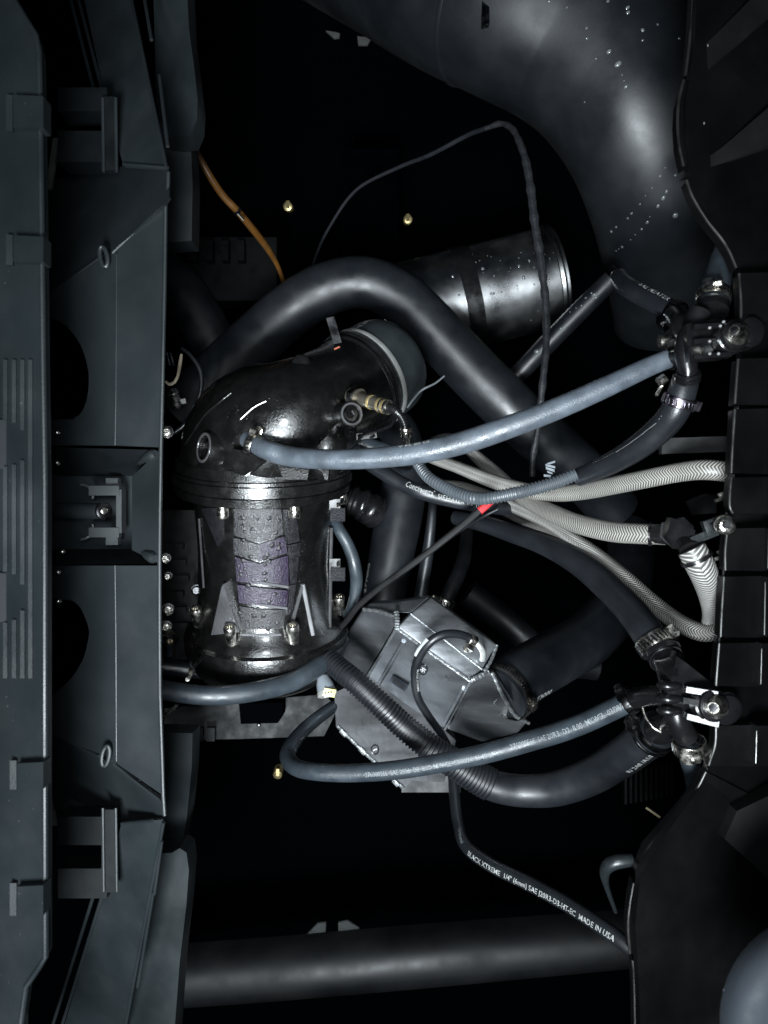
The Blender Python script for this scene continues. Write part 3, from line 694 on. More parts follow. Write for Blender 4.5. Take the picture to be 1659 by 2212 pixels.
# steel drum
t = thing('steel_drum', 'grey steel silencer drum with a black strap and rolled end rim', 'drum', P(1080, 625, 1.05))
dC = P(915, 668, 1.07); dE = P(1190, 600, 1.07); dA = dE - dC; L_ = dA.length
bm = NB(); add_lathe(bm, dC, dA, [(-.06, .068), (L_ - .004, .068), (L_ - .002, .0685)], 56); drum = obj('shell', bm, DRUM, t, ang=40)
bm = NB(); add_lathe(bm, dC + dA, dA, [(-.006, .068), (-.005, .0695), (-.001, .0705), (.002, .0695), (.005, .070), (.007, .067), (.007, .062), (.002, .058), (.001, .02)], 56); obj('end_rim', bm, DRUM, t, ang=25)
f = .33; bm = NB(); add_lathe(bm, dC + dA * f, dA, [(-.011, .068), (-.011, .0705), (.011, .0705), (.011, .068)], 56, caps=False); obj('strap', bm, BLK, t)
q = [hit(drum, 1076 + 12 * k, 742 - 3 * k)[0] for k in range(9)]; q = [p for p in q if p]
if len(q) > 2: bm = NB(); add_tube(bm, q, [.0024 + .0006 * math.sin(k * 2.1) for k in range(len(q))], 8); obj('weld_seam', bm, WELD, t)
drops(drum, [(822.9 + .3307 * x, 438.9 + .3307 * y, s) for x, y, s in ((665, 427, 3.5), (902, 410, 3), (932, 487, 4), (968, 375, 2.5), (705, 541, 1.8), (740, 535, 2.2), (768, 541, 2.8), (783, 527, 2), (812, 535, 2.4), (828, 530, 2), (718, 592, 2.5), (735, 590, 3.4), (788, 580, 2.4), (890, 540, 1.6), (1000, 420, 2), (1000, 530, 2.2), (1090, 460, 2), (1098, 495, 2), (1102, 360, 1.6), (620, 385, 1.6), (540, 402, 1.4), (515, 402, 1.2), (598, 380, 1.2), (645, 375, 1.4), (720, 350, 1.2), (780, 375, 1.2), (915, 322, 1.4), (1095, 630, 1.6), (980, 765, 1.6), (468, 478, 3), (510, 600, 3))] + [(random.uniform(990, 1200), random.uniform(545, 700), random.uniform(.6, 1.2)) for k in range(60)], WATER, t)
# wet diagonal pipe
t = thing('wet_pipe', 'wet black pipe leaning between the drum and the duct', 'pipe', P(1240, 690, .97))
wp = Path([(1095, 835, 1.0, 20), (1180, 745, .98, 21), (1260, 664, .95, 21), (1332, 592, .92, 20)], .008)
wpo = obj('tube', tube_bm(wp, 20), RUBD, t)
drops(wpo, [(1152.1 + .3056 * x, 493.7 + .3056 * y, s) for x, y, s in ((428, 470, 4.5), (410, 455, 2.5), (445, 490, 2), (370, 490, 2), (340, 545, 2), (195, 708, 4), (25, 868, 5), (455, 350, 3), (500, 240, 2), (260, 590, 1.6), (300, 560, 1.2))] + [(random.uniform(1130, 1320), 0, 0)], WATER, t)
bm = NB(); q = [P(1326, 598, .905), P(1337, 590, .90)]; add_cyl(bm, P(1322, 602, .915), P(1338, 588, .91), W(22, .91), W(22, .91), 18); obj('end_clip', bm, STEELD, t)
bm = NB()
for k in range(7): add_box(bm, P(1322 + 2.5 * k, 592 + 4 * math.sin(k * 1.9), .89), Vector((.0006, .0022, 0)), Vector((-.0012, .0006, 0)), Vector((0, 0, .0008)))
obj('clip_teeth', bm, STEEL, t)

arch, archp = hose('arched_hose', 'wide matt black hose arching over the exhaust elbow', 'hose',
    [(395, 885, 1.02, 56), (470, 812, 1.0, 58), (550, 738, .98, 58), (630, 668, .96, 57), (705, 624, .95, 56), (785, 610, .95, 55), (860, 640, .95, 56), (925, 700, .95, 57), (1010, 790, .95, 58), (1100, 880, .95, 59), (1190, 962, .96, 58), (1270, 1035, .98, 56), (1330, 1105, 1.0, 54)], RUB, seg=36, step=.008)
hose('riser_hose', 'wide black hose rising from the clamped inlet of the aluminium intercooler', 'hose',
    [(826, 1312, .93, 46), (838, 1240, .94, 47), (853, 1160, .95, 50), (868, 1080, .96, 50), (874, 1000, .97, 46), (860, 930, .98, 42), (820, 900, 1.0, 38)], RUB,
    [('277000', (791, 1285), (800, 1225), 9, PRINT, 1.15)], seg=32, step=.006)
hose('thin_hose', 'thin black hose with clamp, left of two on the intercooler top', 'hose', [(905, 1312, .90, 15), (915, 1250, .90, 14), (926, 1180, .90, 12), (934, 1100, .90, 9), (936, 1050, .93, 8)], RUB, group='thin hoses on the intercooler')
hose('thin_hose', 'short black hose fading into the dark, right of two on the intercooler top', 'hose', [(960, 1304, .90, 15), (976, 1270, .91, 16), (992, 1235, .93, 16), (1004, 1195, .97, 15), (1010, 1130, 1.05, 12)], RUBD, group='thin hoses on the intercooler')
hose('outlet_hose', 'wide dark hose curving up from the right end of the intercooler', 'hose',
    [(1085, 1500, .83, 62), (1130, 1460, .85, 62), (1200, 1420, .89, 60), (1270, 1378, .93, 58), (1330, 1310, .97, 54), (1360, 1230, 1.02, 50), (1360, 1150, 1.08, 46)], RUB,
    [('273000', (1128, 1520), (1170, 1490), 13, PRINT, -.80)], seg=36, step=.006)  # outlet
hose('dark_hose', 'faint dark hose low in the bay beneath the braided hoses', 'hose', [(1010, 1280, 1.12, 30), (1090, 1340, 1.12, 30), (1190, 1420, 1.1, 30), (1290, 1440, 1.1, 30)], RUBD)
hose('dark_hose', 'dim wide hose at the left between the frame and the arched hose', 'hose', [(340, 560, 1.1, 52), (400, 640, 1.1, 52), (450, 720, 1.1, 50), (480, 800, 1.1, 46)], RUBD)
# pillar and block seen dimly behind
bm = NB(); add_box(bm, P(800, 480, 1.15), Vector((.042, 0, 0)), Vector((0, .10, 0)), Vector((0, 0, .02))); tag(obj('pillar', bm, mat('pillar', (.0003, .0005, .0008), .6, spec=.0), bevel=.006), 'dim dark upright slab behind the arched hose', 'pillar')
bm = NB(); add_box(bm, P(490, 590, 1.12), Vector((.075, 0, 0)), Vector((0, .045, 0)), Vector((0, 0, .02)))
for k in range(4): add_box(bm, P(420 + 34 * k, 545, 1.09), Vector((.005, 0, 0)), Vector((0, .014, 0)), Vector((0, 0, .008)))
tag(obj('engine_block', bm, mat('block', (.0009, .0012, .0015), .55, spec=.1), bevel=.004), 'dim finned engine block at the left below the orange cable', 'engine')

# ================================================================= ALUMINIUM INTERCOOLER
def build_cooler():
    t = thing('intercooler', 'welded aluminium intercooler with two pipe outlets and angled end tanks', 'intercooler', P(930, 1450, .86))
    A_ = dict(r0=(857, 1356, .800), r1=(1015, 1471, .790), m0=(887, 1325, .8055), m1=(1042, 1446, .7965), t0=(931, 1290, .8185), t1=(1073, 1392, .8105), b0=(791, 1468, .900), b1=(960, 1574, .886))
    V = {k: P(*v) for k, v in A_.items()}
    dn = Vector((.004, -.006, -.075))
    def solid(top_faces, m, nm, parent=t, bev=.0015):
        bm = NB(); idx = {}
        def vv(p):
            k = tuple(round(x, 6) for x in p)
            if k not in idx: idx[k] = bm.verts.new(p)
            return idx[k]
        for f in top_faces: bm.faces.new([vv(p) for p in f])
        bmesh.ops.recalc_face_normals(bm, faces=bm.faces[:])
        if sum(f.normal.z for f in bm.faces) < 0: bmesh.ops.reverse_faces(bm, faces=bm.faces[:])
        bd = [e for e in bm.edges if e.is_boundary]
        r = bmesh.ops.extrude_edge_only(bm, edges=bd)
        for v in r['geom']:
            if isinstance(v, bmesh.types.BMVert): v.co += dn
        bmesh.ops.recalc_face_normals(bm, faces=bm.faces[:])
        return obj(nm, bm, m, parent, ang=32, bevel=bev * 1.7, seg=3)
    core = solid([[V['r0'], V['b0'], V['b1'], V['r1']], [V['r0'], V['r1'], V['m1'], V['m0']], [V['m0'], V['m1'], V['t1'], V['t0']]], ALU, 'core')
    lt = [P(852, 1355, .803), P(787, 1464, .902), P(732, 1412, .915), P(740, 1382, .895), P(783, 1316, .845), P(856, 1322, .812)]
    solid([lt], ALU, 'end_tank', bev=.003)
    up = [P(856, 1322, .812), P(783, 1316, .845), P(800, 1302, .842), P(860, 1300, .828), P(930, 1288, .822), P(887, 1325, .806)]
    solid([up], ALU, 'inlet_face', bev=.002)
    rt = [P(1019, 1472, .792), P(1050, 1455, .797), P(1066, 1448, .806), P(1104, 1508, .815), P(1142, 1561, .835), P(1120, 1584, .865), P(1043, 1604, .895), P(964, 1575, .888)]
    solid([rt], ALU, 'end_tank', bev=.003)
    # weld beads and a bend highlight
    def bead(pts, w_=.0022, nm='weld_bead'):
        q = catmull([P(*p) for p in pts], 10); bm = NB(); add_tube(bm, q, [w_ * .8 * (1 + .14 * math.sin(k * 1.9)) for k in range(len(q))], 8); obj(nm, bm, WELD, t)
    bead([(856, 1322, .806), (858, 1340, .800), (857, 1358, .797)], .0034); bead([(855, 1358, .799), (824, 1412, .848), (790, 1466, .899)], .0018)
    bead([(857, 1357, .798), (935, 1414, .793), (1016, 1472, .788)], .0019)
    bead([(1017, 1472, .788), (990, 1522, .836), (962, 1575, .886)], .0020); bead([(1018, 1470, .788), (1035, 1462, .790), (1054, 1452, .796)], .0034)
    bead([(1062, 1452, .802), (1085, 1500, .808), (1112, 1545, .822), (1142, 1562, .834)], .0024)
    bead([(785, 1316, .842), (820, 1320, .826), (853, 1332, .808)], .0026); bead([(1047, 1450, .795), (1062, 1424, .803), (1073, 1394, .8105)], .0022); bead([(887, 1325, .8055), (965, 1385, .801), (1042, 1446, .7965)], .0011, 'fold_highlight')  # last bead adds the bend's highlight as a thin bright rod
    # raised ribs, seal, label plate
    nA = [(857, 1356, .800), (1015, 1471, .790), (791, 1468, .900)]
    for (a, b) in (((872, 1385), (818, 1478)), ((1002, 1488), (962, 1562))):
        q = plane_px([a, b], nA); bm = NB(); add_tube(bm, [q[0], q[0].lerp(q[1], .5), q[1]], [.0024] * 3, 10); obj('pressed_rib', bm, ALU, t)
    c = plane_px([(914, 1446)], nA)[0]; q = [plane_px([(914 + 8.5 * math.cos(k * math.pi / 12), 1446 + 11 * math.sin(k * math.pi / 12))], nA)[0] + Vector((0, 0, .0006)) for k in range(25)]
    bm = NB(); add_tube(bm, q, [.0007] * 25, 6, caps=False)
    for a in (0, 60, 120):
        d = Vector((math.cos(R(a)), math.sin(R(a)), 0)) * .003; add_box(bm, c + Vector((0, 0, .0005)), d, Vector((-d.y, d.x, 0)).normalized() * .0004, Vector((0, 0, .0004)))
    obj('round_stamp', bm, BLK, t)
    lp = plane_px([(848, 1458), (882, 1480), (874, 1494), (840, 1472)], nA); obj('label_plate', plate([p + Vector((0, 0, .0008)) for p in lp], .0015), mat('label blue', (.10, .12, .16), .4), t)
    lp = plane_px([(852, 1464), (876, 1480), (871, 1489), (847, 1473)], nA); obj('label_print', plate([p + Vector((0, 0, .0014)) for p in lp], .0015), mat('label dark', (.03, .035, .05), .4), t)
    # elbow nipple for the vent hose
    n_ = Path([(1022, 1382, .785, 6.5), (1036, 1396, .783, 6.5), (1043, 1410, .787, 6.5), (1042, 1424, .797, 6.5)], .002); obj('nipple', tube_bm(n_, 14), mat('nipple', (.55, .56, .54), .35, metal=.6), t)
    # scratch marks
    bm = NB(); a = P(1066, 1520, .818); add_cyl(bm, a, a + Vector((.0035, .0045, 0)), .0004, .0004, 6); add_cyl(bm, a, a + Vector((.0025, -.0008, 0)), .0004, .0004, 6); obj('pen_mark', bm, WELD, t)
build_cooler()
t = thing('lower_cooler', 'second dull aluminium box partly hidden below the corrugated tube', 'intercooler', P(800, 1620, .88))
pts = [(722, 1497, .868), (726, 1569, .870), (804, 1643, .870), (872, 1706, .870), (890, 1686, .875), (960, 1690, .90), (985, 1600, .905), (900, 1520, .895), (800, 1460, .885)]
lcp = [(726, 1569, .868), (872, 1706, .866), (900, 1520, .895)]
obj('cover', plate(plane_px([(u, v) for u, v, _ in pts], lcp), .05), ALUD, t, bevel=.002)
q = [p + Vector((0, 0, .0005)) for p in plane_px([(729, 1568), (765, 1604), (804, 1641), (838, 1672), (872, 1703)], lcp)]
bm = NB(); c = catmull(q, 8); add_tube(bm, c, [.0019 * (1 + .14 * math.sin(k * 1.9)) for k in range(len(c))], 8); obj('weld_bead', bm, WELD, t)
for u, v in ((742, 1583), (783, 1622), (855, 1690)):
    p = plane_px([(u, v)], lcp)[0]; bm = NB(); add_cyl(bm, p - Vector((.003, -.003, 0)), p + Vector((.003, -.003, .001)), .003, .003, 10); obj('tack_weld', bm, WELD, t, bevel=.0008)
q = [plane_px([(810 + 8 * math.cos(k * math.pi / 12), 1619 + 10 * math.sin(k * math.pi / 12))], lcp)[0] + Vector((0, 0, .0006)) for k in range(25)]
bm = NB(); add_tube(bm, q, [.0007] * 25, 6, caps=False); add_box(bm, plane_px([(810, 1619)], lcp)[0], Vector((.002, .001, 0)), Vector((-.0003, .0006, 0)), Vector((0, 0, .0009))); obj('round_stamp', bm, BLK, t)
bm = NB(); add_box(bm, P(930, 1680, .93), Vector((.035, 0, 0)), Vector((0, .014, 0)), Vector((0, 0, .01))); obj('foot', bm, mat('grey foot', (.02, .021, .022), .6), t, bevel=.005)

# ================================================================= HOSES IN FRONT
hose('heater_hose', 'black heater hose with white lettering beside the conduit', 'hose',
    [(770, 975, .84, 17), (795, 997, .83, 17), (830, 1022, .82, 16), (870, 1046, .81, 16), (910, 1063, .80, 16), (960, 1077, .80, 16), (1010, 1087, .80, 16), (1070, 1096, .82, 15), (1140, 1105, .86, 14), (1200, 1120, .9, 14)], RUB,
    [('Continental', (884, 1055), (932, 1071), 13, PRINT, .3), ('SAE HEATER 1/2" (12.7', (945, 1075), (1040, 1092), 10, PRINT, .1)])
hose('silver_hose', 'grey hose end lying behind the exhaust elbow above the heater hose', 'hose', [(775, 955, .86, 18), (805, 968, .86, 20), (850, 985, .86, 20), (880, 1010, .87, 18)], RUBM)
hose('black_hose', 'satin black hose curving down to the lower right tee', 'hose',
    [(985, 1118, .90, 16), (1040, 1130, .87, 18), (1100, 1150, .84, 20), (1175, 1175, .80, 24), (1245, 1212, .76, 28), (1310, 1265, .72, 31), (1365, 1322, .68, 33), (1402, 1372, .65, 35), (1424, 1404, .64, 35)], RUB, seg=28)
BK = HP = None
# braided hoses
bg_ = 'silver braided hoses'
hose('braided_hose', 'silver braided hose running level to the right frame', 'hose',
    [(915, 982, .86, 12), (955, 997, .85, 13), (990, 1010, .84, 13), (1050, 1034, .82, 15), (1098, 1050, .80, 16), (1150, 1062, .78, 17), (1200, 1066, .76, 18), (1266, 1060, .73, 19), (1368, 1040, .68, 20), (1469, 1020, .65, 21), (1530, 1015, .635, 22), (1600, 1024, .63, 22)], BRAID, group=bg_)
_, B2 = hose('braided_hose', 'silver braided hose ending in the black hex connector', 'hose',
    [(990, 945, .88, 12), (1012, 970, .87, 12), (1040, 996, .86, 14), (1072, 1024, .84, 15), (1105, 1055, .82, 16), (1148, 1086, .79, 18), (1199, 1112, .75, 20), (1249, 1132, .72, 21), (1317, 1148, .69, 22), (1380, 1153, .67, 22), (1438, 1155, .66, 22)], BRAID, group=bg_)
_, B3 = hose('braided_hose', 'silver braided hose slanting down to the bend by the right frame', 'hose',
    [(960, 1046, .87, 10), (1000, 1052, .86, 11), (1050, 1070, .85, 12), (1114, 1096, .83, 14), (1182, 1128, .80, 15), (1249, 1172, .77, 16), (1300, 1208, .75, 17), (1351, 1250, .72, 18), (1402, 1296, .70, 19), (1452, 1336, .68, 20), (1496, 1360, .66, 20), (1530, 1368, .65, 19), (1556, 1360, .645, 18)], BRAIDD, group=bg_)
_, B4 = hose('braided_hose', 'short wide braided hose hanging from the hex connector', 'hose',
    [(1528, 1372, .66, 18), (1538, 1330, .65, 20), (1535, 1290, .63, 24), (1524, 1248, .61, 29), (1508, 1212, .60, 31), (1494, 1186, .60, 30)], BRAIDW, group=bg_)
hose('braided_hose', 'thin braided hose fading out under the others, lowest at left', 'hose', [(1050, 1082, .88, 9), (1085, 1102, .87, 10), (1125, 1122, .88, 10), (1170, 1140, .90, 9), (1210, 1165, .94, 8)], BRAIDD, group=bg_)
hose('braided_hose', 'rounded brown grey hose crown behind the pale coolant hose', 'hose', [(925, 968, .90, 14), (945, 955, .90, 15), (970, 950, .90, 15), (1000, 960, .90, 13)], mat('brown grey', (.02, .019, .018), .5), group=None)
hose('conduit', 'grey corrugated conduit sweeping over the braided hoses', 'conduit',
    [(890, 975, .78, 11), (903, 1002, .77, 12), (930, 1035, .75, 13), (985, 1064, .73, 14), (1038, 1077, .71, 14), (1105, 1067, .70, 14.5), (1160, 1054, .70, 14.5), (1207, 1040, .70, 14.5), (1243, 1025, .70, 14)], COND, corr=(.0034, .0009, 18))
# long pale coolant hose
_, H1 = hose('coolant_hose', 'long dusty blue grey hose sweeping from the exhaust elbow to the upper right tee', 'hose',
    [(536, 950, .722, 20), (572, 970, .70, 21), (620, 985, .695, 22), (700, 992, .68, 22), (800, 990, .67, 22.5), (900, 979, .66, 24), (1000, 956, .65, 25), (1100, 922, .64, 25), (1200, 884, .635, 24), (1300, 840, .63, 23), (1400, 793, .625, 21), (1462, 768, .625, 20)], RUBG,
    [('03 08 24 A', (932, 962), (866, 972), 7, PRINT, -.85)], seg=28)
_, H11 = hose('printed_hose', 'blue grey hose printed with a long number code, looping along the bottom', 'hose',
    [(722, 1525, .88, 13), (690, 1548, .86, 14), (655, 1578, .84, 15), (630, 1610, .81, 17), (622, 1636, .79, 18), (638, 1657, .77, 18), (680, 1667, .75, 18.5), (757, 1670, .74, 19), (857, 1663, .73, 20), (956, 1647, .72, 20.5), (1055, 1626, .71, 21), (1154, 1598, .70, 21.5), (1207, 1582, .69, 22), (1261, 1562, .68, 22), (1316, 1536, .67, 22.5), (1368, 1510, .66, 23)], RUBM,
    [('276000566  SAE 20R3  D2  8.00  MKWEL  03/08/24  03-18-27', (790, 1669), (1068, 1623), 10, PRINTD, .1),
     ('276000566  SAE 20R3  D2  8.00  MKWEL  03/08/24', (1104, 1613), (1362, 1514), 11, PRINTD, .3),
     ('03-18-27', (700, 1668), (770, 1670), 10, mat('worn print', (.03, .037, .044), .6), .0)], seg=26)
# corrugated tube over the coolers, then the smooth part
hose('corrugated_tube', 'black corrugated tube lying diagonally across the aluminium intercooler', 'tube',
    [(706, 1420, .81, 23), (735, 1446, .80, 25), (767, 1472, .79, 26), (824, 1524, .785, 27), (873, 1570, .785, 28), (923, 1610, .78, 30), (972, 1643, .78, 32), (1022, 1675, .78, 34), (1058, 1694, .78, 36)], RUBD, corr=(.0040, .0016, 24))
_, H10 = hose('smooth_hose', 'matt black hose coming out of the corrugated tube to the lower right', 'hose',
    [(1040, 1686, .78, 31), (1075, 1700, .78, 33), (1130, 1708, .78, 34), (1200, 1704, .77, 36), (1270, 1680, .75, 38), (1335, 1642, .72, 40), (1390, 1602, .69, 42), (1428, 1572, .67, 42)], RUB,
    [('R/ 2A8 /A1/R', (1350, 1622), (1400, 1580), 10, PRINT, -.2)], seg=28)
hose('lower_left_hose', 'smooth grey hose sweeping under the exhaust pipe at lower left', 'hose',
    [(320, 1480, .75, 21), (360, 1492, .75, 21), (448, 1502, .75, 21), (537, 1496, .76, 21), (627, 1474, .78, 21), (686, 1440, .80, 21), (715, 1412, .83, 20), (735, 1380, .86, 19)], RUBM, seg=28)
hose('upper_left_hose', 'dark hose lying behind and above the smooth grey lower left hose', 'hose', [(320, 1436, .84, 16), (400, 1446, .85, 17), (480, 1456, .86, 16), (560, 1462, .88, 15)], RUB)
hose('side_hose', 'short blue grey hose curving down the right side of the exhaust pipe', 'hose',
    [(722, 1120, .84, 13), (734, 1146, .83, 13), (752, 1178, .83, 13.5), (766, 1220, .83, 14), (770, 1262, .84, 13.5), (762, 1306, .85, 12), (750, 1330, .87, 11)], RUBM)
_, VH = hose('vent_hose', 'thin black vent hose looping over the intercooler face', 'hose',
    [(1026, 1388, .783, 9), (1008, 1376, .780, 9.5), (985, 1370, .775, 10), (955, 1372, .77, 10), (928, 1388, .77, 10), (905, 1420, .78, 10), (896, 1458, .79, 9.5), (902, 1505, .80, 9), (924, 1545, .81, 9), (952, 1584, .815, 8.5), (972, 1620, .82, 8), (985, 1660, .84, 8)], RUB,
    [('BLACK XTREME', (889, 1438), (897, 1492), 5, PRINT, .6)])
bm = NB(); c, T, r = VH.at(VH.near(912, 1408)); p2 = VH.at(VH.near(930, 1387))[0]; n_ = Vector((-.003, .003, .0022))
add_tube(bm, [VH.at(VH.near(u, v))[0] + n_ for u, v in ((903, 1422), (912, 1408), (924, 1393), (932, 1386))], [.0022] * 4, 8)
tag(obj('white_tag', bm, mat('grey tag', (.30, .32, .33), .4)), 'pale strip stuck on the bend of the vent hose', 'tag')
hose('fuel_hose', 'black hose with white maker lettering running to the lower right corner', 'hose',
    [(978, 1660, .90, 11), (982, 1720, .88, 12), (990, 1780, .85, 12.5), (1008, 1828, .82, 14), (1060, 1868, .79, 15), (1140, 1907, .76, 16), (1220, 1950, .73, 16.5), (1290, 1995, .70, 17), (1345, 2035, .68, 17), (1385, 2075, .67, 16), (1405, 2130, .67, 15)], RUB,
    [('BLACK XTREME  1/4" (6mm) SAE J20R3-D3-HT-EC  MADE IN USA', (1020, 1838), (1336, 2026), 10, PRINT, .0), ('Continental', (988, 1800), (1008, 1830), 7, PRINTD, .2)])
hose('small_hose_stub', 'short grey hose stub below the clamp under the lower right tee', 'hose', [(1488, 1606, .62, 22), (1490, 1640, .62, 21), (1494, 1670, .63, 17), (1496, 1705, .645, 13)], RUBM)

# cables
t = thing('wrapped_cable', 'tape wrapped black cable hanging down in front of the steel drum', 'cable', P(1150, 500, .92))
wc = Path([(1150, 1030, .86, 6), (1152, 985, .86, 7), (1163, 920, .85, 7), (1172, 830, .85, 7.5), (1180, 740, .86, 8), (1178, 650, .87, 8.5), (1168, 560, .88, 9), (1155, 480, .89, 9), (1146, 405, .90, 9), (1135, 345, .91, 8), (1119, 300, .925, 7), (1104, 276, .94, 6.5), (1082, 267, .955, 6), (1050, 277, .97, 5)], .004)
bm = NB(); cc = []; rr = []
for i in range(len(wc.c)):
    cc.append(wc.c[i]); rr.append(wc.r[i] * (1 + .16 * math.sin(i * 1.05) * math.sin(i * .31)))
add_tube(bm, cc, rr, 10); obj('wrapped_run', bm, TAPE, t)
wc2 = Path([(1050, 277, .97, 5), (1010, 292, .99, 5), (930, 334, 1.02, 4.5), (860, 362, 1.05, 4), (770, 410, 1.08, 3.4), (712, 490, 1.1, 3), (680, 560, 1.12, 3), (655, 650, 1.14, 3)], .006)
obj('side_branch', tube_bm(wc2, 8), mat('dim cable', (.0055, .0065, .009), .6, spec=.3), t)
t = thing('tagged_cable', 'thin black cable with a red tape end crossing below the braided hoses', 'cable', P(900, 1200, .78))
tcx = Path([(1064, 1080, .76, 6), (1035, 1104, .76, 8), (980, 1150, .77, 8), (905, 1208, .78, 7.5), (830, 1262, .80, 7), (775, 1308, .82, 6.5), (750, 1340, .84, 6), (720, 1372, .87, 6)], .004)
obj('sheath', tube_bm(tcx, 10), mat('matt cable', (.0055, .0055, .006), .6, spec=.3), t)
rt_ = Path([(1062, 1084, .757, 6), (1050, 1092, .757, 8), (1036, 1104, .757, 8.6)], .002); obj('red_tape', tube_bm(rt_, 10), RED, t)
hose('loose_wire', 'second thin black wire beside the red tagged cable', 'wire', [(1075, 1100, .80, 4), (1040, 1118, .80, 4), (985, 1152, .79, 4), (960, 1172, .79, 3)], RUBD)
t = thing('orange_cable', 'orange brown cable with a small tie beside the left liner', 'cable', P(500, 440, .90))
oc = Path([(408, 290, .86, 6), (425, 328, .87, 7), (450, 375, .88, 8), (480, 420, .90, 8), (515, 458, .92, 8), (550, 500, .95, 8), (580, 540, .99, 7), (602, 580, 1.03, 5), (622, 640, 1.08, 5)], .004)
obj('sheath', tube_bm(oc, 12), ORANGE, t)
c, T, r = oc.at(oc.near(512, 455)); bm = NB(); add_lathe(bm, c, T, [(-.002, r), (-.002, r + .0012), (.002, r + .0012), (.002, r)], 14, caps=False); add_box(bm, P(520, 466, .91), P(526, 472, .91) - P(519, 464, .91), Vector((.0005, .0005, 0)), Vector((0, 0, .0005))); obj('cable_tie', bm, BLK, t)
bm = NB(); add_cyl(bm, P(513, 462, .905), P(526, 476, .91), .0006, .0006, 6); obj('tie_tail', bm, WHITE, t)

# ================================================================= SENSOR on the elbow
t = thing('oxygen_sensor', 'threaded metal sensor with brass rings and black lead screwed into the elbow', 'sensor', P(800, 870, .70))
a, b = P(768, 858, .735), P(838, 880, .705); T = (b - a).normalized(); L_ = (b - a).length
bm = NB(); add_lathe(bm, a, T, [(-.006, .0085), (0, .0085), (0, .0095), (.006, .0095), (.006, .0065), (L_ * .5, .0062), (L_ * .95, .0062), (L_, .005)], 18); obj('body', bm, SENS, t, ang=30)
bm = NB(); add_lathe(bm, a, T, [(-.002, .0115), (.004, .0115), (.0045, .0100)], 6); obj('hex_nut', bm, STEELD, t)
for f, mm in ((.50, BRASS), (.78, BRASS), (.85, STEEL), (.92, BRASS), (.99, STEEL)):
    bm = NB(); add_lathe(bm, a + T * L_ * f, T, [(-.0011, .005), (-.0011, .0069), (.0011, .0069), (.0011, .005)], 20, caps=False); obj('ring', bm, mm, t)
lead = Path([(838, 880, .705, 11), (852, 886, .70, 11), (864, 897, .70, 10.5), (872, 912, .70, 10), (876, 926, .70, 9.5)], .002); obj('boot', corr_bm(lead, .0024, .0009, 14), BLK, t)
bm = NB(); add_lathe(bm, P(876, 922, .70), P(879, 962, .71) - P(876, 922, .70), [(0, .005), (.002, .0056), (.004, .0048), (.006, .0056), (.009, .0056), (.010, .0036), (.017, .0034), (.018, .005), (.022, .0052)], 16); obj('connector', bm, STEEL, t, ang=30)
hose('sensor_wire', 'thin black wire looping under the sensor to the rubber sleeve', 'wire', [(856, 892, .72, 3), (845, 912, .73, 3), (815, 926, .74, 3), (785, 938, .75, 3), (775, 948, .76, 3)], BLK)
hose('tie_strand', 'frayed pale cable tie strands right of the rubber sleeve', 'cable tie', [(960, 812, .80, 1.8), (940, 828, .80, 2.2), (912, 842, .80, 2.6), (895, 860, .81, 2.4), (880, 880, .82, 2)], mat('grey strand', (.12, .13, .14), .4))
bm = NB(); add_box(bm, P(792, 942, .77), Vector((.010, .001, 0)), Vector((-.0002, .003, 0)), Vector((0, 0, .003))); add_cyl(bm, P(775, 938, .765), P(780, 948, .765), .002, .002, 8); add_cyl(bm, P(803, 941, .765), P(806, 946, .765), .003, .003, 8)
tag(obj('bolt_head', bm, BLK, bevel=.0006), 'dark metal clip beside the exhaust elbow above the heater hose', 'clip')
# fittings on the right side of the exhaust
for v, lab in ((1098, 'upper of two square fittings on the exhaust side'), (1226, 'lower of two square fittings on the exhaust side')):
    t = thing('side_fitting', lab, 'fitting', P(728, v, .80), 'square fittings on the exhaust side')
    bm = NB(); add_box(bm, P(724, v - 8, .80), Vector((.0055, 0, 0)), Vector((0, .0055, 0)), Vector((0, 0, .006))); obj('clip_block', bm, BLK, t, bevel=.001)
    bm = NB(); add_box(bm, P(730, v + 14, .795), Vector((.0075, 0, 0)), Vector((0, .0068, 0)), Vector((0, 0, .005))); obj('knurled_block', bm, mat('knurl', (.006, .006, .008), .5, spec=.15, bump=1.0, bscale=600), t, bevel=.001)
    bm = NB(); add_box(bm, P(731, v - 8, .79), Vector((.0014, 0, .0006)), Vector((0, .002, .001)), Vector((-.0005, -.0005, .002))); obj('glint_clip', bm, STEEL, t, bevel=.0006)
hose('bellows', 'black ribbed rubber bellows behind the exhaust flange', 'bellows', [(752, 1080, .90, 34), (785, 1092, .90, 36), (812, 1108, .91, 36)], BLK, corr=(.011, .003, 24))

# ================================================================= HOSE CLAMPS on intercooler
hose_clamp('steel clamp on the wide inlet hose at the intercooler left', P(828, 1302, .925), Vector((.02, .95, .2)), W(45, .925), W(22, .92), -1.2, mat('dull clamp', (.30, .28, .26), .3, metal=1.0))
hose_clamp('steel clamp at the foot of the thin left intercooler hose', P(905, 1306, .895), Vector((.15, .9, .1)), W(16, .895), W(18, .895), 1.2)
hose_clamp('steel clamp at the foot of the short right intercooler hose', P(962, 1302, .895), Vector((.35, .85, .1)), W(16.5, .895), W(18, .895), 1.2)
oc_ = Path([(1070, 1512, .82, 66), (1095, 1492, .83, 66), (1130, 1460, .85, 64)], .004)
hose_clamp('big steel clamp on the wide outlet hose at the intercooler right', oc_.at(oc_.near(1090, 1496))[0], oc_.at(oc_.near(1090, 1496))[1], W(64, .83), W(20, .83), -.62, mat('dull clamp', (.3, .28, .26), .3))
clamp_on('tiny steel clamp where the vent hose meets its nipple', VH, 1022, 1386, 16, 1.0, slots=False, screw_len=.7)
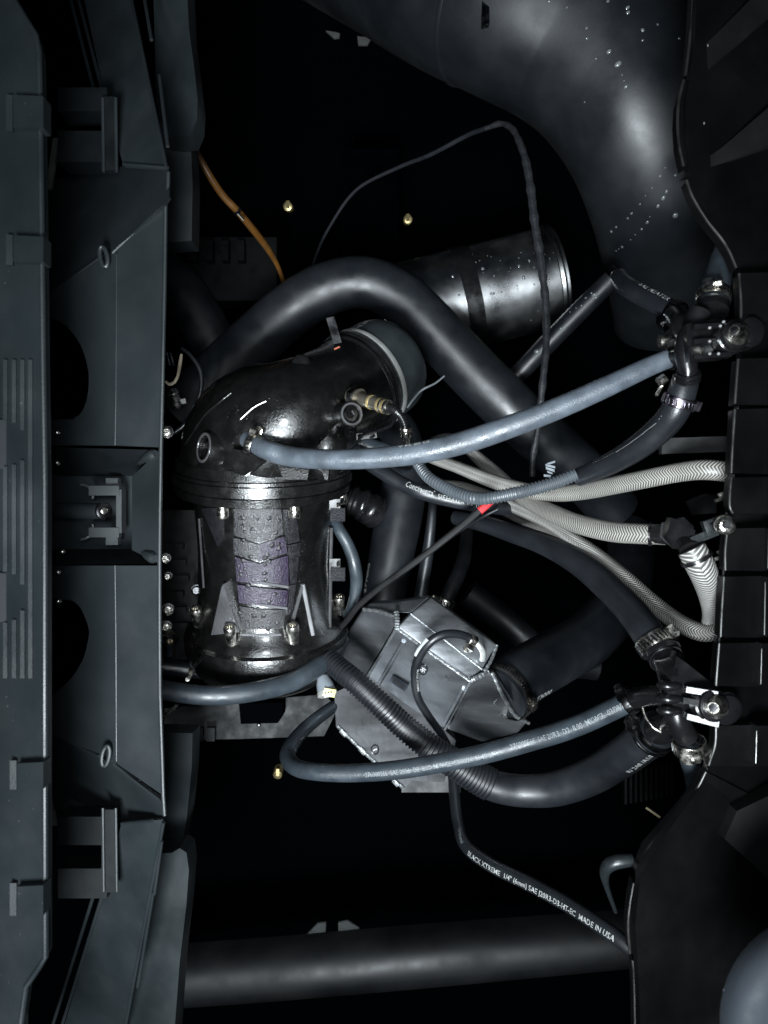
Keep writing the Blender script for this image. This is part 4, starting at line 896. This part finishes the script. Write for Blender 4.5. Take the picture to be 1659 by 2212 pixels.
hose_clamp('steel clamp where the coolant hose joins the exhaust elbow', P(545, 960, .705), P(620, 985, .695) - P(545, 955, .705), W(21, .70), W(16, .70), 1.25, screw_len=1.3)

# ================================================================= TEE, UPPER RIGHT
def screw_boss(t, c, ax, s=1.0):
    bm = NB(); add_lathe(bm, c - Vector((0, 0, .004)), Vector((.22, .12, 1)), [(-.012, .0125 * s), (-.004, .0128 * s), (-.003, .0115 * s), (-.001, .0115 * s), (0, .0125 * s), (.002, .0122 * s), (.003, .010 * s)], 28); obj('boss', bm, BLK, t, ang=30)
    bm = NB(); add_lathe(bm, c, ax, [(-.002, .0092 * s), (.002, .0088 * s), (.009, .0046 * s), (.0098, .0042 * s)], 24); sc = obj('cone_screw', bm, STEEL, t, ang=30)
    bm = NB(); add_lathe(bm, c, ax, [(.0093, .0036 * s), (.0105, .0034 * s), (.0107, .0015 * s)], 6); obj('hex_socket', bm, STEELD, sc)
_, HU = hose('feed_hose', 'black hose with pale lettering, upper left arm of the upper right tee', 'hose', [(1338, 600, .72, 20), (1352, 617, .70, 21), (1380, 634, .68, 22), (1425, 658, .66, 23), (1466, 682, .645, 24)], RUB, [('SAE HEATER 1/2"', (1381, 640), (1462, 683), 11, PRINT, .35)], seg=24)
_, HV = hose('upright_hose', 'grey hose rising behind the right frame from the upper right tee', 'hose', [(1594, 470, .66, 20), (1574, 525, .65, 24), (1556, 580, .64, 28), (1543, 635, .63, 31), (1540, 660, .625, 30)], RUBM, seg=24)
_, H9 = hose('return_hose', 'matt black hose falling from the upper right tee to the conduit end', 'hose', [(1482, 815, .62, 28), (1474, 845, .62, 30), (1458, 888, .625, 31), (1427, 926, .64, 30), (1381, 964, .66, 28), (1335, 993, .68, 25), (1290, 1014, .70, 22), (1250, 1030, .72, 20)], RUB, [('. . .  . . . . .  ________________  . .', (1290, 1000), (1432, 880), 7, PRINT, 1.0)], seg=24)
t = thing('upper_tee', 'black plastic tee fitting with mounting arm and cone screw, upper right', 'fitting', P(1490, 740, .61))
st = Path([(1512, 672, .605, 24), (1500, 700, .605, 24), (1486, 735, .605, 26), (1482, 770, .605, 24), (1486, 800, .605, 21), (1484, 822, .61, 24)], .003); obj('stem', tube_bm(st, 24), BLK, t)
for s_, k in (((1485, 806), 1.2), ((1483, 818), 1.22)):
    c, T, r = st.at(st.near(*s_)); bm = NB(); add_lathe(bm, c, T, [(-.0018, r), (-.0018, r * k), (.0018, r * k), (.0018, r)], 26, caps=False); obj('barb', bm, BLK, t)
arm_l = Path([(1488, 730, .605, 22), (1470, 700, .615, 22), (1455, 682, .64, 22)], .004); obj('left_arm', tube_bm(arm_l, 20), BLK, t)
arm_c = Path([(1486, 770, .605, 18), (1466, 768, .615, 18), (1450, 772, .625, 18)], .004); obj('coolant_arm', tube_bm(arm_c, 20), BLK, t)
bm = NB(); add_cyl(bm, P(1514, 676, .60), P(1516, 712, .60), .0028, .0028, 12); obj('steel_stem', bm, STEEL, t)
obj('mounting_plate', plate([P(*p) for p in ((1482, 700, .590), (1540, 690, .592), (1600, 690, .598), (1628, 700, .602), (1634, 725, .602), (1622, 752, .602), (1560, 775, .592), (1490, 780, .586))], .008), BLK, t, bevel=.002)
for v0 in (706, 738, 770):
    bm = NB(); add_box(bm, P(1535, v0, .588), Vector((.014, .0008, 0)), Vector((0, .0018, 0)), Vector((0, 0, .004))); obj('rib', bm, BLK, t, bevel=.0012)
for u, v in ((1533, 708), (1556, 704), (1563, 695), (1533, 737), (1552, 736), (1533, 764), (1552, 764), (1592, 752), (1600, 740)):
    bm = NB(); add_ball(bm, P(u, v, .584), .0013, seg=8); obj('stud', bm, mat('stud', (.2, .2, .2), .25), t)
screw_boss(t, P(1592, 722, .578), Vector((-.55, .1, .8)), .92)
bm = NB(); add_lathe(bm, P(1618, 716, .586), Vector((.15, 0, 1)), [(-.012, .012), (.001, .012), (.002, .010), (.004, .010), (.005, .008)], 28); obj('washer_stack', bm, BLK, t)
clamp_on('bright slotted clamp on the upright hose above the upper tee', HV, 1542, 642, 24, -.7, group='worm drive hose clamps')
c, T, r = HV.at(HV.near(1542, 655)); bm = NB(); add_lathe(bm, P(1538, 668, .615), T, [(-.003, r), (-.003, r * 1.12), (.003, r * 1.12), (.003, r)], 28); tag(obj('rubber_ring', bm, BLK), 'black rubber ring below the bright clamp on the upright hose', 'ring')
clamp_on('dark ribbed clamp on the lettered hose at the upper tee', HU, 1458, 678, 22, -1.7, mat('dark clamp', (.10, .10, .10), .3, metal=1.0))
clamp_on('violet tinged slotted clamp at the top of the return hose', H9, 1463, 862, 22, 1.9, mat('violet steel', (.50, .43, .52), .25, metal=1.0))
clamp_on('dark clamp where the coolant hose meets the upper tee', H1, 1448, 773, 22, 1.3, mat('dark clamp', (.1, .1, .1), .3))
t = thing('clamp_screw', 'bright screw end sticking out left of the upper tee', 'screw', P(1432, 736, .63))
bm = NB(); add_cyl(bm, P(1424, 737, .625), P(1443, 735, .625), .0050, .0046, 12); obj('head', bm, STEEL, t, bevel=.001)
bm = NB(); add_cyl(bm, P(1443, 735, .625), P(1458, 738, .625), .0025, .0025, 10); add_cyl(bm, P(1449, 736, .625), P(1452, 736, .625), .0036, .0036, 12); obj('shank', bm, STEEL, t)
t = thing('clamp_screw', 'smaller bright screw left of the violet tinged clamp', 'screw', P(1430, 822, .63))
bm = NB(); add_cyl(bm, P(1423, 826, .625), P(1436, 816, .625), .0046, .0042, 12); obj('head', bm, STEEL, t, bevel=.001)
bm = NB(); add_box(bm, P(1424, 843, .628), Vector((.0025, .0045, 0)), Vector((-.0008, .0005, 0)), Vector((0, 0, .002))); obj('tail', bm, STEEL, t)

# ================================================================= TEE, LOWER RIGHT
t = thing('lower_tee', 'black finned tee fitting with cone screw, lower right', 'fitting', P(1470, 1490, .61))
st = Path([(1430, 1402, .625, 36), (1438, 1420, .62, 34), (1446, 1442, .61, 30), (1452, 1475, .605, 28), (1456, 1515, .605, 28), (1466, 1560, .605, 26), (1482, 1592, .61, 26)], .003); obj('stem', tube_bm(st, 26), BLK, t)
for s_, k in (((1434, 1408), 1.08), ((1441, 1424), 1.10)):
    c, T, r = st.at(st.near(*s_)); bm = NB(); add_lathe(bm, c, T, [(-.0024, r), (-.0022, r * k), (.0022, r * k), (.0024, r)], 28, caps=False); obj('collar', bm, BLK, t)
obj('facet', plate([P(*p) for p in ((1424, 1434, .598), (1456, 1424, .594), (1466, 1460, .582), (1444, 1462, .586))], .012), BLK, t, bevel=.003)
obj('mounting_plate', plate([P(*p) for p in ((1462, 1418, .588), (1480, 1430, .588), (1546, 1482, .595), (1575, 1500, .600), (1586, 1530, .602), (1575, 1560, .602), (1540, 1570, .597), (1470, 1540, .590), (1440, 1510, .588))], .008), BLK, t, bevel=.002)
for a, b in (((1478, 1487), (1546, 1498)), ((1472, 1510), (1516, 1518)), ((1480, 1545), (1548, 1562))):
    bm = NB(); pa_, pb_ = P(a[0], a[1], .588), P(b[0], b[1], .580); d = (pb_ - pa_) / 2; add_box(bm, (pa_ + pb_) / 2, d, Vector((-d.y, d.x, 0)).normalized() * .0022, Vector((0, 0, .004))); obj('fin', bm, BLK, t, bevel=.0014, seg=3)
for v in (1480, 1508, 1534):
    bm = NB(); add_ball(bm, P(1446, v, .592), .009, Matrix.Diagonal((1.1, .5, .8, 1)), 14); obj('knuckle', bm, BLK, t)
screw_boss(t, P(1546, 1527, .575), Vector((-.52, .12, .8)), .98)
bm = NB(); add_lathe(bm, P(1568, 1530, .582), Vector((.15, 0, 1)), [(-.012, .0125), (.001, .0125), (.002, .0105), (.004, .0105), (.005, .008)], 28); obj('washer_stack', bm, BLK, t)
arm_p = Path([(1452, 1500, .61, 22), (1410, 1502, .63, 22), (1372, 1508, .655, 22)], .004); obj('left_arm', tube_bm(arm_p, 20), BLK, t)
arm_q = Path([(1466, 1550, .61, 26), (1445, 1565, .64, 30), (1420, 1578, .67, 34)], .004); obj('lower_arm', tube_bm(arm_q, 20), BLK, t)
for k, (p, q) in enumerate((((1418, 1504), (1434, 1526)), ((1446, 1546), (1462, 1560)))): pass
bkp = Path([(1385, 1345, .675, 34), (1402, 1372, .65, 35), (1424, 1404, .64, 35)], .003)
clamp_on('wide bright clamp at the end of the satin black hose', bkp, 1414, 1388, 30, 1.35)
clamp_on('bright slotted clamp at the bottom of the lower tee', Path([(1486, 1585, .61, 30), (1490, 1612, .61, 30), (1492, 1640, .615, 28)], .003), 1490, 1611, 27, -.55)
clamp_on('dark clamp where the printed hose meets the lower tee', H11, 1362, 1513, 20, .9, mat('dark clamp', (.1, .1, .1), .3))
clamp_on('dark band clip round the smooth hose at the lower tee', H10, 1418, 1580, 16, 1.5, mat('dark clamp', (.1, .1, .1), .3), slots=False)
clamp_on('second dark ring on the smooth hose end', H10, 1404, 1590, 6, 1.5, mat('dark clamp', (.1, .1, .1), .3), slots=False)
hose('bent_wire_clip', 'bent bright wire clip along the smooth hose end', 'clip', [(1388, 1528, .645, 3), (1396, 1552, .64, 3), (1412, 1572, .635, 3), (1432, 1584, .635, 3)], STEEL)

# ================================================================= HEX CONNECTOR of the braided hoses
t = thing('hex_connector', 'black elbow connector with hex nut joining two braided hoses', 'connector', P(1460, 1155, .62))
el_ = Path([(1420, 1154, .655, 20), (1444, 1156, .64, 21), (1466, 1160, .625, 22), (1482, 1172, .61, 23), (1492, 1190, .60, 23)], .003); obj('elbow', tube_bm(el_, 22), BLK, t)
bm = NB(); add_lathe(bm, P(1464, 1148, .622), P(1490, 1150, .606) - P(1464, 1152, .622), [(-.009, .0115), (.006, .0115), (.0075, .010)], 6); obj('hex_nut', bm, mat('hex plastic', (.03, .031, .033), .32), t, ang=20, bevel=.0006)
obj('flange', plate([P(*p) for p in ((1450, 1118, .605), (1480, 1130, .60), (1502, 1146, .598), (1498, 1182, .60), (1462, 1186, .61), (1440, 1160, .615))], .01), BLK, t, bevel=.002)
for pth, u, v in ((B2, 1406, 1153), (B4, 1506, 1208)):
    c, T, r = pth.at(pth.near(u, v)); bm = NB(); add_lathe(bm, c, T, [(-.0016, r), (-.0014, r + .0016), (.0014, r + .0016), (.0016, r)], 24, caps=False); obj('band', bm, BLK, t)
t = thing('mount_clip', 'black square clip and arm between the hex connector and the right frame', 'clip', P(1530, 1150, .60))
bm = NB(); add_box(bm, P(1546, 1136, .595), Vector((.009, .003, 0)), Vector((-.002, .006, 0)), Vector((0, 0, .003))); obj('clip_body', bm, PLAST, t, bevel=.001)
bm = NB(); add_box(bm, P(1520, 1158, .60), Vector((.010, .004, 0)), Vector((-.0012, .003, 0)), Vector((0, 0, .002))); obj('arm', bm, PLAST, t, bevel=.001)
bm = NB(); add_box(bm, P(1546, 1137, .590), Vector((.003, .001, 0)), Vector((-.001, .0025, 0)), Vector((0, 0, .001))); obj('window', bm, RIMP, t)
t = thing('washer_screw', 'bright round washer screw on the right frame beside the hex connector', 'screw', P(1568, 1134, .58))
bm = NB(); add_lathe(bm, P(1568, 1134, .578), Vector((-.15, 0, 1)), [(-.006, .0072), (0, .0072), (.0015, .0064), (.0028, .0045)], 26); obj('washer', bm, STEEL, t)
bm = NB(); add_lathe(bm, P(1567, 1134, .576), Vector((-.15, 0, 1)), [(0, .0032), (.002, .003)], 6); obj('hex_socket', bm, STEELD, t)
bm = NB()
for k, (u, v) in enumerate(((1562, 1066), (1555, 1078), (1560, 1190), (1552, 1205))): add_box(bm, P(u, v, .612), Vector((.004, .0016, 0)), Vector((-.0006, .0012, 0)), Vector((0, 0, .001)))
tag(obj('braid_end', bm, STEEL), 'frayed bright braid ends showing at the right frame edge', 'braid')
bm = NB(); obj_pts = [P(*p) for p in ((1486, 1082, .650), (1522, 1066, .655), (1548, 1070, .66), (1548, 1108, .66), (1500, 1112, .652))]
tag(obj('dark_bracket', plate(obj_pts, .006), BLK, bevel=.001), 'small gloss black bracket above the hex connector', 'bracket')
# wire knot on the arched hose and small wiring connectors
t = thing('zip_tie', 'pale frayed zip tie knot by the end of the grey conduit', 'cable tie', P(1192, 1010, .80))
for k in range(5):
    bm = NB(); add_box(bm, P(1186 + random.uniform(-4, 12), 1000 + 7 * k, .79 - .001 * k), Vector((random.uniform(.0025, .005), random.uniform(-.002, .002), 0)), Vector((-.0002, random.uniform(.0006, .0014), 0)), Vector((0, 0, .0006))); obj('strand', bm, mat('grey shell', (.16, .18, .20), .4), t, bevel=.0003)
t = thing('wire_connector', 'white electrical connector with a yellow insert hanging by the corrugated tube', 'connector', P(710, 1486, .80))
ax = (P(712, 1500, .80) - P(700, 1456, .81)).normalized()
bm = NB(); add_lathe(bm, P(697, 1462, .81), ax, [(0, .006), (.008, .0088), (.017, .0098), (.020, .0092)], 14); obj('shell', bm, mat('grey shell', (.16, .18, .20), .4), t, ang=30)
bm = NB(); add_lathe(bm, P(697, 1462, .81), ax, [(.016, .0102), (.0195, .0105), (.0205, .0085)], 14); obj('rim', bm, WHITE, t)
bm = NB(); add_box(bm, P(712, 1495, .795), Vector((.006, -.001, 0)), Vector((.001, .004, 0)), Vector((0, 0, .003))); obj('insert', bm, YELL, t, bevel=.001)
bm = NB()
for k in range(3): add_box(bm, P(703 + 6 * k, 1502 - k, .79), Vector((.001, 0, 0)), Vector((0, .002, 0)), Vector((0, 0, .001)))
obj('pin', bm, WHITE, t)
# wiring at the left edge
t = thing('injector_plug', 'small metal plug with wires just right of the left frame', 'plug', P(378, 840, .86))
bm = NB(); add_lathe(bm, P(372, 842, .86), P(384, 876, .86) - P(372, 842, .86), [(0, .005), (.006, .0062), (.006, .0048), (.010, .0052), (.018, .0062), (.022, .003)], 16); obj('body', bm, STEEL, t, ang=30)
bm = NB(); add_box(bm, P(392, 868, .86), Vector((.005, .001, 0)), Vector((-.0004, .0026, 0)), Vector((0, 0, .002))); obj('spade', bm, WHITE, t)
wy = Path([(358, 824, .85, 3), (366, 830, .85, 3.4), (376, 826, .85, 3.4), (384, 812, .85, 3.2), (388, 790, .86, 4), (392, 765, .86, 3)], .002); obj('wire', tube_bm(wy, 8), mat('cream wire', (.45, .38, .28), .5), t)
for u in (360, 368):
    bm = NB(); add_cyl(bm, P(u, 762, .86), P(u + 7, 790, .86), .0012, .0012, 6); obj('pin', bm, STEEL, t)
hose('wire_loop', 'thin black wire loop curling right of the left frame', 'wire', [(392, 752, .86, 4), (412, 768, .86, 4.5), (432, 800, .86, 5), (434, 840, .86, 5), (420, 885, .86, 5), (396, 920, .86, 5), (360, 945, .86, 5)], RUB)
# little fasteners down the left edge
for k, (u, v, r_, lab) in enumerate(((360, 932, .006, 'small ribbed bright fastener beside the wire loop'), (357, 1207, .005, 'small bright bolt head right of the frame pocket'), (362, 1245, .004, 'dim curled metal hook right of the frame pocket'),
                      (362, 1318, .006, 'bright ring nut right of the lower D opening'), (358, 1356, .006, 'second ring nut below the bright ring nut'), (424, 1275, .005, 'dark cap screw left of the exhaust pipe'))):
    t = thing('fastener', lab, 'fastener', P(u, v, .84), 'small fasteners down the left of the exhaust pipe')
    bm = NB(); add_lathe(bm, P(u, v, .84), Vector((.2, 0, 1)), [(-.01, r_ * .8), (0, r_), (.003, r_), (.004, r_ * .7), (.004, r_ * .4), (.002, r_ * .35)], 14); obj('head', bm, STEEL if k != 5 else STEELD, t, ang=30)
    bm = NB(); add_lathe(bm, P(u, v, .84), Vector((.2, 0, 1)), [(-.014, r_ * 1.2), (-.01, r_ * 1.25), (-.009, r_ * 1.1)], 14); obj('collar', bm, STEELD, t)
t = thing('stud_post', 'bronze tinted metal post standing beside the lower left of the exhaust', 'post', P(365, 1390, .84))
bm = NB(); add_lathe(bm, P(366, 1412, .84), P(364, 1356, .82) - P(366, 1412, .84), [(0, .0055), (.02, .0055), (.020, .0092), (.023, .0096), (.0235, .006), (.03, .006)], 18); obj('post', bm, mat('bronze steel', (.42, .38, .32), .28, metal=1.0), t, ang=30)
for a, b, lab in (((405, 1468), (414, 1450), 'short bright rod above the smooth lower left hose'), ((357, 1546), (380, 1526), 'short bright rod below the smooth lower left hose')):
    t = thing('metal_rod', lab, 'rod', P(*a, .74), 'short bright rods near the lower left hose')
    bm = NB(); add_cyl(bm, P(*a, .74), P(*b, .76), .0022, .0026, 10); obj('rod', bm, STEEL, t)
    bm = NB(); add_ball(bm, P(*b, .76), .0036, seg=10); obj('ball_end', bm, STEELD, t)
hose('lever_wire', 'thin black lever between the bright rod and the exhaust base', 'wire', [(414, 1450, .76, 4), (426, 1432, .78, 5), (442, 1416, .8, 4)], BLK)
# engine parts under the left, below the exhaust
t = thing('engine_mount', 'dim grey engine mount with a dark plate drawn as recess shade under the lower left hose', 'mount', P(500, 1560, .95))
obj('plate', pl([(355, 1530, .95), (700, 1500, .97), (730, 1530, .97), (700, 1590, .97), (520, 1596, .95), (440, 1598, .95), (355, 1582, .94)], .03), mat('mount grey', (.0030, .0038, .0044), .6, spec=.25), t, bevel=.004)
obj('recess_shade', pl([(516, 1520, .935), (612, 1518, .935), (612, 1545, .935), (600, 1562, .935), (520, 1564, .935)], .02), HULL, t, bevel=.004)  # near-black plate on the mount stands for the shade of a recess
for u in (430, 456):
    bm = NB(); add_box(bm, P(u, 1585, .935), Vector((.005, 0, 0)), Vector((0, .008, 0)), Vector((0, 0, .004))); obj('lug', bm, PLAST, t, bevel=.001)
bm = NB(); add_ball(bm, P(559, 1566, .93), .0028, seg=8); obj('bolt', bm, STEELD, t)
# cylinders of the engine block by the left of the exhaust: dark casting with specks
bm = NB(); CAST = mat('dark casting', (.0022, .0023, .0024), .45, spec=.2); add_box(bm, P(390, 1260, .90), Vector((.025, 0, 0)), Vector((0, .085, 0)), Vector((0, 0, .02)))
for k in range(6): add_box(bm, P(378 + 6 * (k % 3), 1180 + 34 * k, .875), Vector((.010, 0, 0)), Vector((0, .003, 0)), Vector((0, 0, .005)))
tag(obj('engine_casting', bm, CAST, bevel=.003), 'gloss black engine casting squeezed between the left frame and exhaust pipe', 'engine')

# ================================================================= far little things on the hull
for u, v, lab in ((622, 446, 'brass plug glinting in the dark at upper left of the arched hose'), (881, 474, 'dim brass plug beside the dark upright slab'), (600, 1672, 'brass plug on the hull left of the printed hose loop')):
    t = thing('brass_plug', lab, 'plug', P(u, v, 1.255), 'brass hull plugs')
    bm = NB(); add_lathe(bm, P(u, v, 1.255), Vector((0, -.25, 1)), [(-.03, .0075), (0, .0075), (.003, .007), (.004, .004)], 14); obj('head', bm, BRASS, t, ang=30)
    bm = NB(); add_box(bm, P(u, v - 4, 1.25), Vector((.0024, 0, 0)), Vector((0, .0055, 0)), Vector((0, 0, .002))); obj('tab', bm, BRASS, t, bevel=.0006)
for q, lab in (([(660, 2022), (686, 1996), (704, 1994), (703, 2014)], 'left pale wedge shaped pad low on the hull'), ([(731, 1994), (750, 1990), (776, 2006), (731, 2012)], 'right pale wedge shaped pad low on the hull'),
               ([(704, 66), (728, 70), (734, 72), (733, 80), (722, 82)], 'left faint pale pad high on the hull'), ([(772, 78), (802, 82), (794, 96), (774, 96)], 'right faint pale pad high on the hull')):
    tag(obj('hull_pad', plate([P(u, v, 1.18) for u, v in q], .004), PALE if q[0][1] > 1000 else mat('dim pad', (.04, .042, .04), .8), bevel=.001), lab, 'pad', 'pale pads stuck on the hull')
bm = NB(); add_cyl(bm, P(1396, 1745, .80), P(1426, 1766, .79), .0012, .0012, 8); tag(obj('pale_wire', bm, mat('tan wire', (.5, .42, .28), .45)), 'short tan wire end under the smooth hose at lower right', 'wire')
t = thing('ribbed_mat', 'dim ribbed black pad under the smooth hose by the lower tee', 'pad', P(1400, 1710, .85))
for k in range(10):
    bm = NB(); add_box(bm, P(1350 + 11 * k, 1700 - 2 * k, .85), Vector((.0012, 0, 0)), Vector((0, .018, 0)), Vector((0, 0, .003))); obj('rib', bm, RIMP, t)
